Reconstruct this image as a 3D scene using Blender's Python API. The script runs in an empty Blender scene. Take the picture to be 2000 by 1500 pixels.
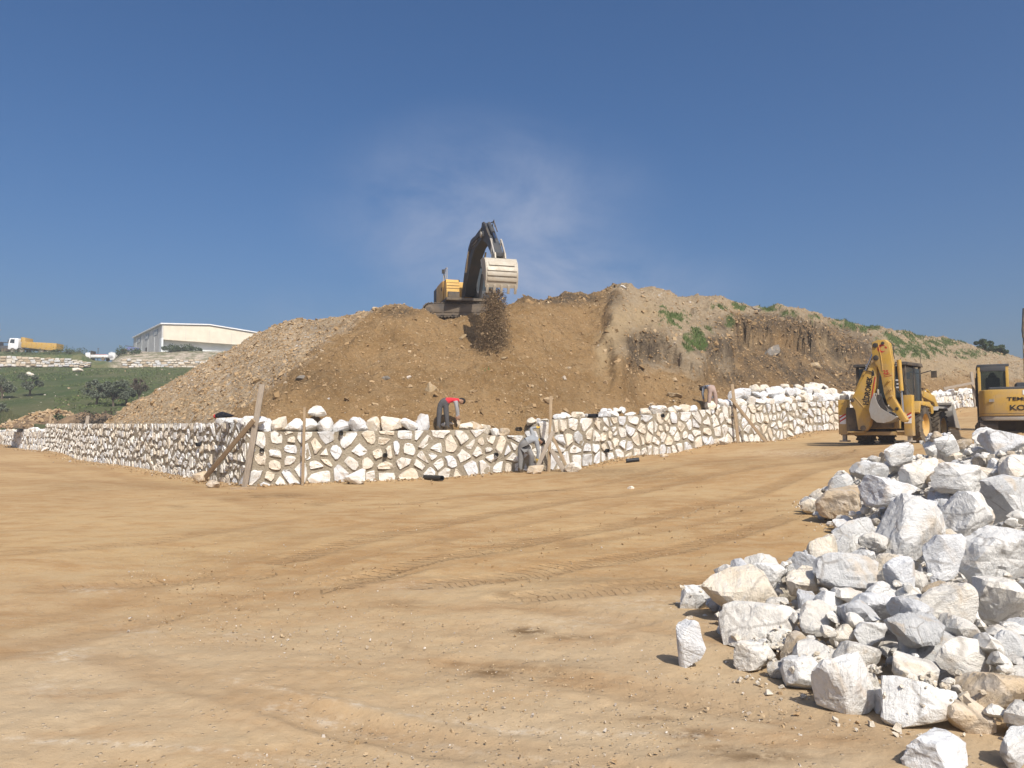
import bpy, bmesh, math, random
import numpy as np
from mathutils import Vector, Matrix
# ------------------------------------------------------------------ camera, sky, sun, exposure
SC = bpy.context.scene
COL = SC.collection
R = math.radians
PITCH = math.atan(100 / 1500.0)
CAMZ = 1.6
cd = bpy.data.cameras.new('camera'); cam = bpy.data.objects.new('camera', cd); COL.objects.link(cam)
cam.location = (0, 0, CAMZ); cam.rotation_euler = (R(90) + PITCH, 0, 0)
cd.sensor_width = 36.0; cd.lens = 36.0 * 1500 / 2000; cd.clip_start = 0.1; cd.clip_end = 8000
SC.camera = cam
SUN_AZ, SUN_EL = 158.0, 47.0           # azimuth clockwise from +Y (the view direction)
w = bpy.data.worlds.new('World'); SC.world = w; w.use_nodes = True
nt = w.node_tree; nt.nodes.clear()
wo = nt.nodes.new('ShaderNodeOutputWorld'); bg = nt.nodes.new('ShaderNodeBackground'); sky = nt.nodes.new('ShaderNodeTexSky')
sky.sky_type = 'NISHITA'; sky.sun_disc = False; sky.sun_elevation = R(SUN_EL); sky.sun_rotation = R(SUN_AZ)
sky.air_density = 0.9; sky.dust_density = 5.2; sky.ozone_density = 6.0; sky.altitude = 200
bg.inputs['Strength'].default_value = 0.102
# thin cirrus mixed into the sky by direction
tc = nt.nodes.new('ShaderNodeTexCoord')
mp = nt.nodes.new('ShaderNodeMapping'); mp.inputs['Rotation'].default_value = (0, R(-14), 0); mp.inputs['Scale'].default_value = (1.9, 1.0, 3.2)
nt.links.new(tc.outputs['Generated'], mp.inputs['Vector'])
nz = nt.nodes.new('ShaderNodeTexNoise'); nz.inputs['Scale'].default_value = 3.2; nz.inputs['Detail'].default_value = 9; nz.inputs['Roughness'].default_value = 0.62
nz.inputs['Distortion'].default_value = 0.25
nt.links.new(mp.outputs['Vector'], nz.inputs['Vector'])
def wmask(c, sx, sz):
    v = nt.nodes.new('ShaderNodeVectorMath'); v.operation = 'SUBTRACT'; v.inputs[1].default_value = c
    nt.links.new(tc.outputs['Generated'], v.inputs[0])
    v2 = nt.nodes.new('ShaderNodeVectorMath'); v2.operation = 'MULTIPLY'; v2.inputs[1].default_value = (1 / sx, 0.5, 1 / sz)
    nt.links.new(v.outputs[0], v2.inputs[0])
    l = nt.nodes.new('ShaderNodeVectorMath'); l.operation = 'LENGTH'; nt.links.new(v2.outputs[0], l.inputs[0])
    m = nt.nodes.new('ShaderNodeMapRange'); m.interpolation_type = 'SMOOTHSTEP'
    m.inputs['From Min'].default_value = 1.0; m.inputs['From Max'].default_value = 0.1
    nt.links.new(l.outputs['Value'], m.inputs['Value'])
    return m.outputs[0]
def wmath(op, a, b):
    n = nt.nodes.new('ShaderNodeMath'); n.operation = op
    for i, x in enumerate((a, b)):
        if isinstance(x, (int, float)): n.inputs[i].default_value = x
        else: nt.links.new(x, n.inputs[i])
    return n.outputs[0]
mk = wmath('ADD', wmask((-0.03, 0.95, 0.265), 0.27, 0.16), wmath('MULTIPLY', wmask((0.09, 0.98, 0.19), 0.26, 0.07), 0.75))
mk = wmath('ADD', mk, wmath('MULTIPLY', wmask((-0.24, 0.95, 0.15), 0.10, 0.05), 0.35))
rmp = nt.nodes.new('ShaderNodeMapRange'); rmp.inputs['From Min'].default_value = 0.30; rmp.inputs['From Max'].default_value = 0.70
nt.links.new(nz.outputs['Fac'], rmp.inputs['Value'])
cl = wmath('MULTIPLY', wmath('MULTIPLY', mk, rmp.outputs[0]), 0.85)
hs = nt.nodes.new('ShaderNodeHueSaturation'); hs.inputs['Saturation'].default_value = 1.2; nt.links.new(sky.outputs['Color'], hs.inputs['Color'])
mx = nt.nodes.new('ShaderNodeMix'); mx.data_type = 'RGBA'
nt.links.new(cl, mx.inputs['Factor']); nt.links.new(hs.outputs['Color'], mx.inputs['A']); mx.inputs['B'].default_value = (2.7, 3.3, 4.7, 1)
nt.links.new(mx.outputs['Result'], bg.inputs['Color']); nt.links.new(bg.outputs[0], wo.inputs[0])
sl = bpy.data.lights.new('sun', 'SUN'); sl.energy = 4.5; sl.angle = R(0.53); sl.color = (1.0, 0.94, 0.84)
so = bpy.data.objects.new('sun', sl); COL.objects.link(so)
SUNV = Vector((math.sin(R(SUN_AZ)) * math.cos(R(SUN_EL)), math.cos(R(SUN_AZ)) * math.cos(R(SUN_EL)), math.sin(R(SUN_EL))))
so.rotation_euler = (-SUNV).to_track_quat('-Z', 'Y').to_euler(); so.location = (20, -20, 40)
SC.view_settings.view_transform = 'Standard'; SC.view_settings.look = 'None'; SC.view_settings.gamma = 1.0
SC.view_settings.exposure = 0.26; SC.view_settings.use_curve_mapping = False
SC.cycles.max_bounces = 6

# ------------------------------------------------------------------ helpers
rng = np.random.default_rng(7)
random.seed(7)
CP, SP = math.cos(PITCH), math.sin(PITCH)
def ray(px, py):
    a = (px - 1000) / 1500.0; b = (750 - py) / 1500.0
    y = CP - b * SP; z = SP + b * CP
    return a / y, z / y                      # x and z per metre of depth
def P(px, py, d):
    a, c = ray(px, py); return Vector((a * d, d, CAMZ + c * d))
def toPx(X, Y, Z):
    dz = Z - CAMZ; f = Y * CP + dz * SP; u = -Y * SP + dz * CP
    return 1000 + 1500 * X / f, 750 - 1500 * u / f
def _h(ix, iy, iz, seed):
    n = (ix.astype(np.int64) * 374761393 + iy.astype(np.int64) * 668265263 + iz.astype(np.int64) * 2147483647 + seed * 1274126177) & 0xFFFFFFFF
    n = ((n ^ (n >> 13)) * 1274126177) & 0xFFFFFFFF
    n = n ^ (n >> 16)
    return (n & 0xFFFFFF) / float(0xFFFFFF) * 2 - 1
def vnoise(x, y, z=0.0, seed=0):
    x = np.asarray(x, float); y = np.asarray(y, float); z = np.asarray(z, float) + np.zeros_like(x)
    ix, iy, iz = np.floor(x), np.floor(y), np.floor(z)
    fx, fy, fz = x - ix, y - iy, z - iz
    fx = fx * fx * fx * (fx * (fx * 6 - 15) + 10); fy = fy * fy * fy * (fy * (fy * 6 - 15) + 10); fz = fz * fz * fz * (fz * (fz * 6 - 15) + 10)
    r = 0
    for a in (0, 1):
        wa = fx if a else 1 - fx
        for b in (0, 1):
            wb = fy if b else 1 - fy
            for c in (0, 1):
                wc = fz if c else 1 - fz
                r = r + wa * wb * wc * _h(ix + a, iy + b, iz + c, seed)
    return r
def fbm(x, y, z=0.0, o=4, seed=0, gain=0.5):
    r = 0; a = 1.0; f = 1.0
    for i in range(o):
        r = r + a * vnoise(np.asarray(x) * f, np.asarray(y) * f, np.asarray(z) * f, seed + i * 17); a *= gain; f *= 2.03
    return r
def sstep(a, b, x):
    t = np.clip((x - a) / (b - a), 0, 1); return t * t * (3 - 2 * t)
def smin(a, b, k):
    h = np.clip(0.5 + 0.5 * (b - a) / k, 0, 1); return b * (1 - h) + a * h - k * h * (1 - h)

def mesh_np(name, v, f, smooth=True, sharp=None):
    """v (N,3), f (M,k) -> mesh, fast"""
    v = np.asarray(v, np.float32); f = np.asarray(f, np.int32); k = f.shape[1]
    me = bpy.data.meshes.new(name)
    me.vertices.add(len(v)); me.vertices.foreach_set('co', v.ravel())
    me.loops.add(f.size); me.loops.foreach_set('vertex_index', f.ravel())
    me.polygons.add(len(f)); me.polygons.foreach_set('loop_start', np.arange(0, f.size, k, dtype=np.int32))
    me.polygons.foreach_set('use_smooth', np.full(len(f), bool(smooth)))
    me.update(calc_edges=True)
    if sharp: me.set_sharp_from_angle(angle=R(sharp))
    return me
def attr(me, name, arr):
    a = me.attributes.new(name, 'FLOAT', 'POINT'); a.data.foreach_set('value', np.asarray(arr, np.float32).ravel())
def grid_faces(nr, nc):
    i = np.arange(nr - 1)[:, None] * nc + np.arange(nc - 1)[None, :]
    i = i.ravel(); return np.stack([i, i + 1, i + 1 + nc, i + nc], 1)

def link(name, me, mat=None, parent=None, loc=None, rot=None):
    o = bpy.data.objects.new(name, me); COL.objects.link(o)
    if mat is not None and me is not None and len(me.materials) == 0: me.materials.append(mat)
    if parent: o.parent = parent
    if loc is not None: o.location = loc
    if rot is not None: o.rotation_euler = rot
    return o
def tag(o, label=None, cat=None, group=None, kind=None):
    if label: o['label'] = label
    if cat: o['category'] = cat
    if group: o['group'] = group
    if kind: o['kind'] = kind
    return o
def empty(name, loc=(0, 0, 0), rz=0.0, label=None, cat=None, group=None):
    o = bpy.data.objects.new(name, None); COL.objects.link(o); o.location = loc; o.rotation_euler = (0, 0, rz); o.empty_display_size = 0.3
    return tag(o, label, cat, group)

class MB:
    """collects shapes and builds them as one mesh object"""
    def __init__(s): s.v = []; s.f = []
    def add(s, vs, fs):
        b = len(s.v); s.v += [tuple(x) for x in vs]; s.f += [tuple(i + b for i in f) for f in fs]; return s
    def box(s, c, d, m=None):
        c = Vector(c); hx, hy, hz = d[0] / 2, d[1] / 2, d[2] / 2
        vs = [Vector((x, y, z)) for x in (-hx, hx) for y in (-hy, hy) for z in (-hz, hz)]
        if m is not None: vs = [m @ q for q in vs]
        return s.add([q + c for q in vs], [(0, 1, 3, 2), (4, 6, 7, 5), (0, 4, 5, 1), (2, 3, 7, 6), (0, 2, 6, 4), (1, 5, 7, 3)])
    def prism(s, poly, a, b, axis='x'):
        """polygon in the plane across `axis`, from a to b on that axis"""
        def mk(p, t):
            return {'x': (t, p[0], p[1]), 'y': (p[0], t, p[1]), 'z': (p[0], p[1], t)}[axis]
        n = len(poly); vs = [mk(p, a) for p in poly] + [mk(p, b) for p in poly]
        fs = [tuple(range(n))[::-1], tuple(range(n, 2 * n))] + [(i, (i + 1) % n, n + (i + 1) % n, n + i) for i in range(n)]
        return s.add(vs, fs)
    def cyl(s, p0, p1, r0, r1=None, n=14, cap=True):
        p0 = Vector(p0); p1 = Vector(p1); r1 = r0 if r1 is None else r1
        d = (p1 - p0).normalized(); a = d.orthogonal().normalized(); b = d.cross(a)
        vs = []
        for p, r in ((p0, r0), (p1, r1)):
            for i in range(n):
                t = 2 * math.pi * i / n; vs.append(p + (a * math.cos(t) + b * math.sin(t)) * r)
        fs = [(i, (i + 1) % n, n + (i + 1) % n, n + i) for i in range(n)]
        if cap: fs += [tuple(range(n))[::-1], tuple(range(n, 2 * n))]
        return s.add(vs, fs)
    def tube(s, pts, r, n=8):
        pts = [Vector(p) for p in pts]; rs = r if isinstance(r, (list, tuple)) else [r] * len(pts)
        vs = []; up = None
        for k, p in enumerate(pts):
            d = (pts[min(k + 1, len(pts) - 1)] - pts[max(k - 1, 0)]).normalized()
            a = d.orthogonal().normalized() if up is None else (up - d * up.dot(d)).normalized()
            up = a; b = d.cross(a)
            for i in range(n):
                t = 2 * math.pi * i / n; vs.append(p + (a * math.cos(t) + b * math.sin(t)) * rs[k])
        fs = []
        for k in range(len(pts) - 1):
            for i in range(n): fs.append((k * n + i, k * n + (i + 1) % n, (k + 1) * n + (i + 1) % n, (k + 1) * n + i))
        fs += [tuple(range(n))[::-1], tuple(range((len(pts) - 1) * n, len(pts) * n))]
        return s.add(vs, fs)
    def lathe(s, prof, p0, axis, n=24):
        """profile of (along, radius) turned round an axis through p0"""
        p0 = Vector(p0); d = Vector(axis).normalized(); a = d.orthogonal().normalized(); b = d.cross(a); vs = []
        for t_, r in prof:
            for i in range(n):
                t = 2 * math.pi * i / n; vs.append(p0 + d * t_ + (a * math.cos(t) + b * math.sin(t)) * r)
        fs = []
        for k in range(len(prof) - 1):
            for i in range(n): fs.append((k * n + i, k * n + (i + 1) % n, (k + 1) * n + (i + 1) % n, (k + 1) * n + i))
        return s.add(vs, fs)
    def mesh(s, name='m', bevel=0.0, sharp=32):
        me = bpy.data.meshes.new(name); me.from_pydata(s.v, [], s.f); me.update()
        bm = bmesh.new(); bm.from_mesh(me)
        bmesh.ops.recalc_face_normals(bm, faces=bm.faces)
        if bevel > 0:
            es = [e for e in bm.edges if len(e.link_faces) == 2 and e.calc_face_angle(0) > 0.5]
            bmesh.ops.bevel(bm, geom=es, offset=bevel, segments=2, affect='EDGES', profile=0.6, clamp_overlap=True)
        bm.to_mesh(me); bm.free()
        me.polygons.foreach_set('use_smooth', np.ones(len(me.polygons), bool)); me.set_sharp_from_angle(angle=R(sharp))
        return me
    def build(s, name, mat, parent=None, bevel=0.0, sharp=32, loc=None, rot=None):
        return link(name, s.mesh(name, bevel, sharp), mat, parent, loc, rot)

# ------------------------------------------------------------------ material helpers
class NM:
    def __init__(s, name):
        s.m = bpy.data.materials.new(name); s.m.use_nodes = True; s.t = s.m.node_tree; s.t.nodes.clear()
        s.out = s.t.nodes.new('ShaderNodeOutputMaterial'); s.b = s.t.nodes.new('ShaderNodeBsdfPrincipled'); s.t.links.new(s.b.outputs[0], s.out.inputs[0])
        s.b.inputs['Roughness'].default_value = 0.9; s.b.inputs['Specular IOR Level'].default_value = 0.25
        s._c = None
    def n(s, k): return s.t.nodes.new('ShaderNode' + k)
    def set(s, sock, v):
        if isinstance(v, bpy.types.NodeSocket): s.t.links.new(v, sock)
        elif isinstance(v, (tuple, list)) and len(v) == 3 and sock.type == 'RGBA': sock.default_value = (*v, 1)
        else: sock.default_value = v
    def coord(s, kind='Object'):
        if s._c is None: s._c = s.n('TexCoord')
        return s._c.outputs[kind]
    def mapv(s, scale=(1, 1, 1), rot=(0, 0, 0), src=None):
        m = s.n('Mapping'); s.t.links.new(src or s.coord(), m.inputs['Vector']); m.inputs['Scale'].default_value = scale; m.inputs['Rotation'].default_value = rot; return m.outputs[0]
    def noise(s, scale, detail=4, rough=0.55, vec=None, dist=0.0, col=False):
        k = s.n('TexNoise'); k.inputs['Scale'].default_value = scale; k.inputs['Detail'].default_value = detail; k.inputs['Roughness'].default_value = rough; k.inputs['Distortion'].default_value = dist
        s.t.links.new(vec or s.coord(), k.inputs['Vector']); return k.outputs['Color' if col else 'Fac']
    def vor(s, scale, vec=None, out='Distance', feat='F1', rnd=1.0):
        k = s.n('TexVoronoi'); k.feature = feat; k.inputs['Scale'].default_value = scale; k.inputs['Randomness'].default_value = rnd
        s.t.links.new(vec or s.coord(), k.inputs['Vector']); return k.outputs[out]
    def rng(s, v, a, b, c=0.0, d=1.0, smooth=True):
        k = s.n('MapRange'); k.interpolation_type = 'SMOOTHSTEP' if smooth else 'LINEAR'
        s.set(k.inputs['Value'], v)
        for nm, q in (('From Min', a), ('From Max', b), ('To Min', c), ('To Max', d)): k.inputs[nm].default_value = q
        return k.outputs[0]
    def mix(s, f, a, b, mode='MIX'):
        k = s.n('Mix'); k.data_type = 'RGBA'; k.blend_type = mode
        s.set(k.inputs['Factor'], f); s.set(k.inputs['A'], a); s.set(k.inputs['B'], b); return k.outputs['Result']
    def math(s, op, a, b=0.0, clamp=False):
        k = s.n('Math'); k.operation = op; k.use_clamp = clamp; s.set(k.inputs[0], a); s.set(k.inputs[1], b); return k.outputs[0]
    def attr(s, name, out='Fac'):
        k = s.n('Attribute'); k.attribute_name = name; return k.outputs[out]
    def objinfo(s, out='Random'): return s.n('ObjectInfo').outputs[out]
    def bump(s, h, dist=0.02, strength=1.0, prev=None):
        k = s.n('Bump'); k.inputs['Distance'].default_value = dist; k.inputs['Strength'].default_value = strength
        s.t.links.new(h, k.inputs['Height'])
        if prev is not None: s.t.links.new(prev, k.inputs['Normal'])
        return k.outputs[0]
    def done(s, col, rough=None, bump=None, metal=None, spec=None):
        s.set(s.b.inputs['Base Color'], col)
        if rough is not None: s.set(s.b.inputs['Roughness'], rough)
        if bump is not None: s.t.links.new(bump, s.b.inputs['Normal'])
        if metal is not None: s.set(s.b.inputs['Metallic'], metal)
        if spec is not None: s.set(s.b.inputs['Specular IOR Level'], spec)
        return s.m
# ------------------------------------------------------------------ terrain
GC = np.array([(0,0,0),(0,3,0),(-5,5,0),(5,5,0),(0,8,0),(-8,12,0),(8,10,0),(0,14,0),(-16,20,0),(-8,18,0),(0,20,.05),(7,16,.1),(-25,30,.05),
 (-8.6,25,-.03),(-4,26,.08),(-20.5,39,.17),(-31,51,.55),(-45,68,.78),(-60,60,.4),(-40,45,.2),(1.3,27.5,.36),(5.5,31,.8),(10.2,35.4,1.29),(17.5,41,1.87),
 (14.5,29.5,1.25),(17.5,27,1.55),(34.5,57,3.6),(25,48,2.7),(26,40,2.5),(12,20,.5),(20,18,.9),(9,27,.72),(30,30,2.2),(0,-20,0),(-30,0,0),(30,0,.3),(-80,80,.6),(60,60,4)], float)
def ground_z(X, Y, micro=False):
    X = np.asarray(X, float); Y = np.asarray(Y, float); num = 0; den = 0
    for gx, gy, gz in GC:
        k = 1.0 / ((X - gx) ** 2 + (Y - gy) ** 2 + 9.0) ** 2.2; num = num + k * gz; den = den + k
    z = num / den
    r = np.hypot(X, Y); z = z * (1 - sstep(90, 160, r)) - 3.0 * sstep(90, 160, r)
    return z
def gpt(px, py, off=0.0):
    """point of the ground seen at a pixel"""
    a, c = ray(px, py); lo, hi = 1.0, 90.0
    ds = np.linspace(1.0, 90, 1200); zz = CAMZ + c * ds - ground_z(a * ds, ds) - off
    i = np.argmax(zz < 0) if (zz < 0).any() else len(ds) - 1
    d = ds[i]; return Vector((a * d, d, float(ground_z(a * d, d)) + off))

# wall line, west to east: x, y, ground z, wall top z
WN = np.array([(-56,80.5,.9,1.95),(-45.3,68,.78,1.85),(-31.05,51.25,.55,2.05),(-8.6,25,-.03,2.1),(1.32,27.5,.36,2.25),(10.2,35.4,1.29,3.1),(17.5,41,1.87,3.6),(34.5,57,3.6,4.7),(60,80,5.5,6.5)])
def wall_dist(X, Y):
    """signed distance behind the wall line and the wall top beside each point"""
    best = np.full(np.shape(X), 1e9); zt = np.zeros(np.shape(X))
    for i in range(len(WN) - 1):
        ax, ay, _, az = WN[i]; bx, by, _, bz = WN[i + 1]
        dx, dy = bx - ax, by - ay; t = np.clip(((X - ax) * dx + (Y - ay) * dy) / (dx * dx + dy * dy), 0, 1)
        d = np.hypot(X - ax - t * dx, Y - ay - t * dy); m = d < best
        best = np.where(m, d, best); zt = np.where(m, az + t * (bz - az), zt)
    inside = Y > np.interp(X, WN[:, 0], WN[:, 1])
    return np.where(inside, best, -best), zt

def crest_pts():
    L = [(430,690,40.5),(545,633,42.5),(620,622,41.5),(740,600,39.5),(800,598,38.8),(850,624,38.6),(890,622,38.2),(930,620,38),(970,610,38),(1000,597,38),(1030,580,38.5),(1090,577,39),(1150,575,39.5),(1200,556,42),(1250,562,43),(1300,564,44),
         (1350,578,45.5),(1440,588,47),(1500,600,48),(1540,597,49.5),(1600,612,52),(1640,622,55),(1700,636,59),(1800,653,68),(1900,670,77),(2000,696,85),(2150,720,92)]
    return np.array([tuple(P(*q)) for q in L])
CR = crest_pts()
def plateau(X, Y):
    num = 0; den = 0
    for cx, cy, cz in CR:
        k = 1.0 / ((X - cx) ** 2 + (Y - cy) ** 2 + 0.6) ** 2; num = num + k * (cz + 0.10 + (0.42 if cx > 3.5 else 0)); den = den + k
    return num / den
SKP = [215, 300, 400, 450, 490, 545, 600, 660, 740, 790, 830, 860, 900, 940, 1000, 1030, 1090, 1150, 1200, 1250, 1300, 1350, 1440, 1500, 1540, 1600, 1640, 1700, 1800, 1900, 1960, 2000]
SKC = [0.51, 0.22, 0.42, 0.28, 0.47, 0.46, 0.01, -0.22, -0.36, -0.27, -0.33, -0.73, -0.74, -0.57, 0.12, 0.32, -0.07, -0.22, 0.38, 0.02, 0.41, -0.12, 0.66, 0.49, 0.61, 0.55, -0.06, -0.04, -0.22, -0.25, -0.43, -0.69]
def mound_z(X, Y, detail=True):
    s, zt = wall_dist(X, Y)
    a = 1000 + 1500 * X / Y                                   # bearing, used as a coordinate along the hill
    j = fbm(X * .5, Y * .5, o=4, seed=3)
    slope = np.interp(a, [200, 480, 1000, 1180, 1250, 1420, 1440, 1560, 1700, 2000], [.70, .70, .68, .68, .66, .66, .66, .72, .80, .72])
    z = zt - 0.05 + slope * np.maximum(0, s - 0.55)
    # scarp between the loose soil and the pale ridge
    u0 = 1190 + 14 * vnoise(Y * .7, X * 0 + 3.1, seed=5) + np.maximum(0, s - 5) * 4
    z = z + 0.75 * sstep(u0 - 14, u0 + 10, a) * sstep(1.4, 3.2, s) * (1 - sstep(1400, 1440, a))
    # excavated bays: steep cut faces above a lower slope
    sc = np.interp(a, [1225, 1250, 1300, 1370, 1400, 1430, 1450, 1560, 1640, 1700, 1760], [3.4, 4.2, 4.1, 2.4, 4.2, 5.5, 7.0, 6.6, 5.6, 5.0, 4.0]) + 0.7 * j + 0.35 * vnoise(X * 2.2, Y * 2.2, seed=9) + 0.22 * vnoise(X * 6, Y * 6, seed=10)
    dep = np.interp(a, [1215, 1245, 1310, 1360, 1385, 1440, 1560, 1660, 1720, 1800], [0, 1.15, 1.1, .5, 1.0, 1.75, 1.55, 1.3, .6, 0])
    z = z - dep * (1 - sstep(sc - .30, sc + .34, s)) * sstep(.6, 2.6, s)
    # hollow where the wall is not yet filled
    z = z - 0.75 * np.exp(-((X + 0.55) / 1.1) ** 2) * np.exp(-((s - .3) / 1.5) ** 2)
    z = z + 0.5 * np.exp(-((a - 1385) / 26) ** 2) * 0
    z = z - 0.5 * (1 - sstep(.15, .95, s))
    pl = plateau(X, Y)
    z = smin(z, pl, 0.5)
    zend = 2.0 + 0.60 * (X + 22.8 + 0.25 * (Y - 41)) 
    z = smin(z, zend, 0.6)
    z = z + np.interp(a, SKP, SKC) * np.where(a < 560, sstep(.5, 3.0, s), sstep(3.0, 6.5, s))
    if detail:
        amp = sstep(0.6, 2.0, s)
        gz = np.clip(1.2 - 0.0 * a, 0, 2)
        z = z + amp * (0.20 * j + 0.07 * fbm(X * 3.1, Y * 3.1, o=3, seed=11) + 0.05 * np.abs(fbm(X * 1.4, Y * 2.2, o=3, seed=13)))
        z = z + amp * 0.10 * fbm((X * .77 + Y * .63) * 1.6, (Y * .77 - X * .63) * .35, o=3, seed=21)
        z = z + 0.16 * amp * np.maximum(0, fbm(X * .9, Y * .9, o=3, seed=31)) * sstep(1150, 1250, a)
    return z
def field_z(X, Y):
    t = np.clip((Y - 50) / 72.0, 0, 1.2)
    return 1.5 + 10.9 * t ** 1.08 + 0.25 * fbm(X * .09, Y * .09, o=3, seed=41)
def terrace_z(X, Y):
    a = 1000 + 1500 * X / Y
    left = 14.45 + 1.15 * sstep(123.5, 129, Y); mid = 13.0 + .9 * sstep(123, 126, Y)
    bank = 12.7 + 4.5 * sstep(122.5, 144, Y)
    f1 = sstep(150, 182, a); f2 = sstep(198, 240, a)
    return left * (1 - f1) + (mid * (1 - f2) + bank * f2) * f1 + 0.12 * fbm(X * .3, Y * .3, o=3, seed=43)

# ---- ground sheet: polar, dense in front of the camera
ang = np.concatenate([np.linspace(-180, -44, 40)[:-1], np.linspace(-44, 44, 430), np.linspace(44, 180, 40)[1:]])
rad = np.concatenate([[0.02, .8], 1.6 * 1.0072 ** np.arange(0, 520), [72, 80, 95, 120, 160, 240, 400, 800, 1600, 4000]])
TH, RR = np.meshgrid(R(1) * ang, rad); GX = (RR * np.sin(TH)).ravel(); GY = (RR * np.cos(TH)).ravel()
GZ = ground_z(GX, GY)
near = 1 - sstep(35, 60, RR.ravel())
GZ = GZ + near * (0.035 * fbm(GX * .3, GY * .4, o=3, seed=51) + 0.010 * fbm(GX * 2.1, GY * 2.6, o=3, seed=52) * (1 - sstep(14, 30, RR.ravel())) + 0.006 * fbm(GX * 9, GY * 9, o=2, seed=53) * (1 - sstep(6, 12, RR.ravel())))
def seg_uv(X, Y, pts):
    best = np.full(X.shape, 1e9); U = np.zeros(X.shape); V = np.zeros(X.shape); L = 0.0
    for (x0, y0), (x1, y1) in zip(pts[:-1], pts[1:]):
        dx, dy = x1 - x0, y1 - y0; l = math.hypot(dx, dy)
        t = np.clip(((X - x0) * dx + (Y - y0) * dy) / (l * l), 0, 1); ex, ey = X - x0 - t * dx, Y - y0 - t * dy; d = np.hypot(ex, ey)
        m = d < best; best = np.where(m, d, best); U = np.where(m, L + t * l, U); V = np.where(m, (dx * ey - dy * ex) / l, V); L += l
    return best, U, V
def smooth_path(pp):
    pts = [gpt(*p)[:2] for p in pp]; out = []
    for i in range(len(pts) - 1):
        p0 = pts[max(i - 1, 0)]; p1 = pts[i]; p2 = pts[i + 1]; p3 = pts[min(i + 2, len(pts) - 1)]
        for k in range(6):
            t = k / 6.0
            out.append(tuple(0.5 * ((2 * p1[q]) + (-p0[q] + p2[q]) * t + (2 * p0[q] - 5 * p1[q] + 4 * p2[q] - p3[q]) * t * t + (-p0[q] + 3 * p1[q] - 3 * p2[q] + p3[q]) * t ** 3) for q in (0, 1)))
    return out + [tuple(pts[-1])]
TR = [[(560,1090),(800,1035),(1050,990),(1300,950),(1520,908),(1660,882)], [(640,1150),(900,1085),(1150,1035),(1380,985),(1560,930),(1700,890)],
      [(840,1145),(1100,1108),(1330,1068),(1540,1010)], [(1010,1172),(1250,1150),(1420,1130),(1580,1080)], [(760,985),(1000,965),(1250,930),(1480,893)],
      [(100,1150),(300,1135),(500,1118)], [(40,1085),(300,1060),(560,1015)], [(980,1180),(1180,1212),(1380,1248),(1560,1290)], [(900,1300),(1150,1340),(1420,1380),(1700,1440)],
      [(200,1290),(460,1370),(760,1430),(1000,1490)], [(560,1395),(800,1440),(1030,1480),(1300,1530)], [(0,905),(130,930),(330,955),(700,975)], [(60,880),(220,925),(520,990)], [(-40,1240),(250,1160),(560,1060),(820,1000),(1100,960)], [(-40,1300),(300,1205),(640,1100),(930,1040),(1200,985)], [(500,1180),(760,1120),(1060,1070),(1300,1030),(1500,985)]]
TRW = [.30, .30, .27, .27, .25, .26, .25, .22, .20, .16, .16, .3, .3, .24, .24, .24]
TRL = [1, 1, 1, .7, .8, .3, .3, .12, .12, 0, 0, 0, 0, 0, 0, 0]
trb = np.zeros(GX.shape); tu = np.zeros(GX.shape); tv = np.full(GX.shape, 9.0); lug = np.zeros(GX.shape); rut = np.zeros(GX.shape); bestn = np.full(GX.shape, 1e9)
sel = np.where((RR.ravel() < 60) & (RR.ravel() > 1) & (np.abs(TH.ravel()) < R(44)))[0]
sx_, sy_ = GX[sel], GY[sel]
for pth, wd, lg in zip(TR, TRW, TRL):
    b, U, V = seg_uv(sx_, sy_, smooth_path(pth)); nd = b / wd
    m = nd < bestn[sel]; k = sel[m]
    bestn[k] = nd[m]; tu[k] = U[m]; tv[k] = V[m]; lug[k] = lg * (1 - sstep(.8, 1.05, nd[m]))
    trb[sel] = np.maximum(trb[sel], np.exp(-(nd / 1.25) ** 4))
    rut[sel] += np.exp(-nd ** 4) * -0.012 + 0.008 * np.exp(-((nd - 1.25) / .3) ** 2)
GZ = GZ + rut * (0.7 + .5 * vnoise(GX, GY, seed=61))
IX, IY = toPx(GX, np.maximum(GY, 1e-3), GZ)
IX = np.where(GY > .5, IX, -9999)
def blob(ix, iy, c, r): return np.exp(-(((ix - c[0]) / r[0]) ** 2 + ((iy - c[1]) / r[1]) ** 2))
damp = np.zeros(GX.shape)
for c, r, a in [((1030,1232),(34,7),1.3),((1110,1245),(110,6),.65),((960,1312),(44,12),1.1),((1040,1306),(120,11),.6),((890,1298),(20,8),.5),((1350,1435),(46,10),1.1),((1480,1478),(110,12),.9),((1270,1404),(60,6),.7),((1420,1462),(60,9),.8),((790,1265),(22,7),.5),((985,1160),(24,7),.6),((780,1180),(60,14),.4),((1130,1062),(60,9),.45),((1200,1135),(200,8),.4),
                ((560,968),(40,5),.75),((505,970),(24,4),.7),((620,985),(22,4),.5),((450,975),(24,4),.5),((350,990),(18,3),.5),((860,1054),(22,4),.5),((500,1045),(160,16),.25),((420,1090),(200,20),.2),((1250,930),(160,12),.45),((1450,905),(120,10),.35),((1620,890),(80,14),.6),((300,948),(140,8),.35),((1180,920),(140,7),.6),((150,950),(90,9),.3)]:
    damp = np.maximum(damp, a * blob(IX, IY, c, r))
chalk = np.zeros(GX.shape)
for c, r, a in [((180,1152),(50,7),1.),((130,1280),(60,14),.8),((270,1232),(60,14),.5),((560,1382),(60,10),.9),((650,1410),(60,10),.9),((100,1340),(60,20),.4),((1500,1210),(120,26),.8),((1130,1215),(140,14),.5),((820,1145),(80,10),.6),((470,1240),(60,10),.4),((1300,1180),(140,20),.45),((1560,885),(120,8),.6)]:
    chalk = np.maximum(chalk, a * blob(IX, IY, c, r))
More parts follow.
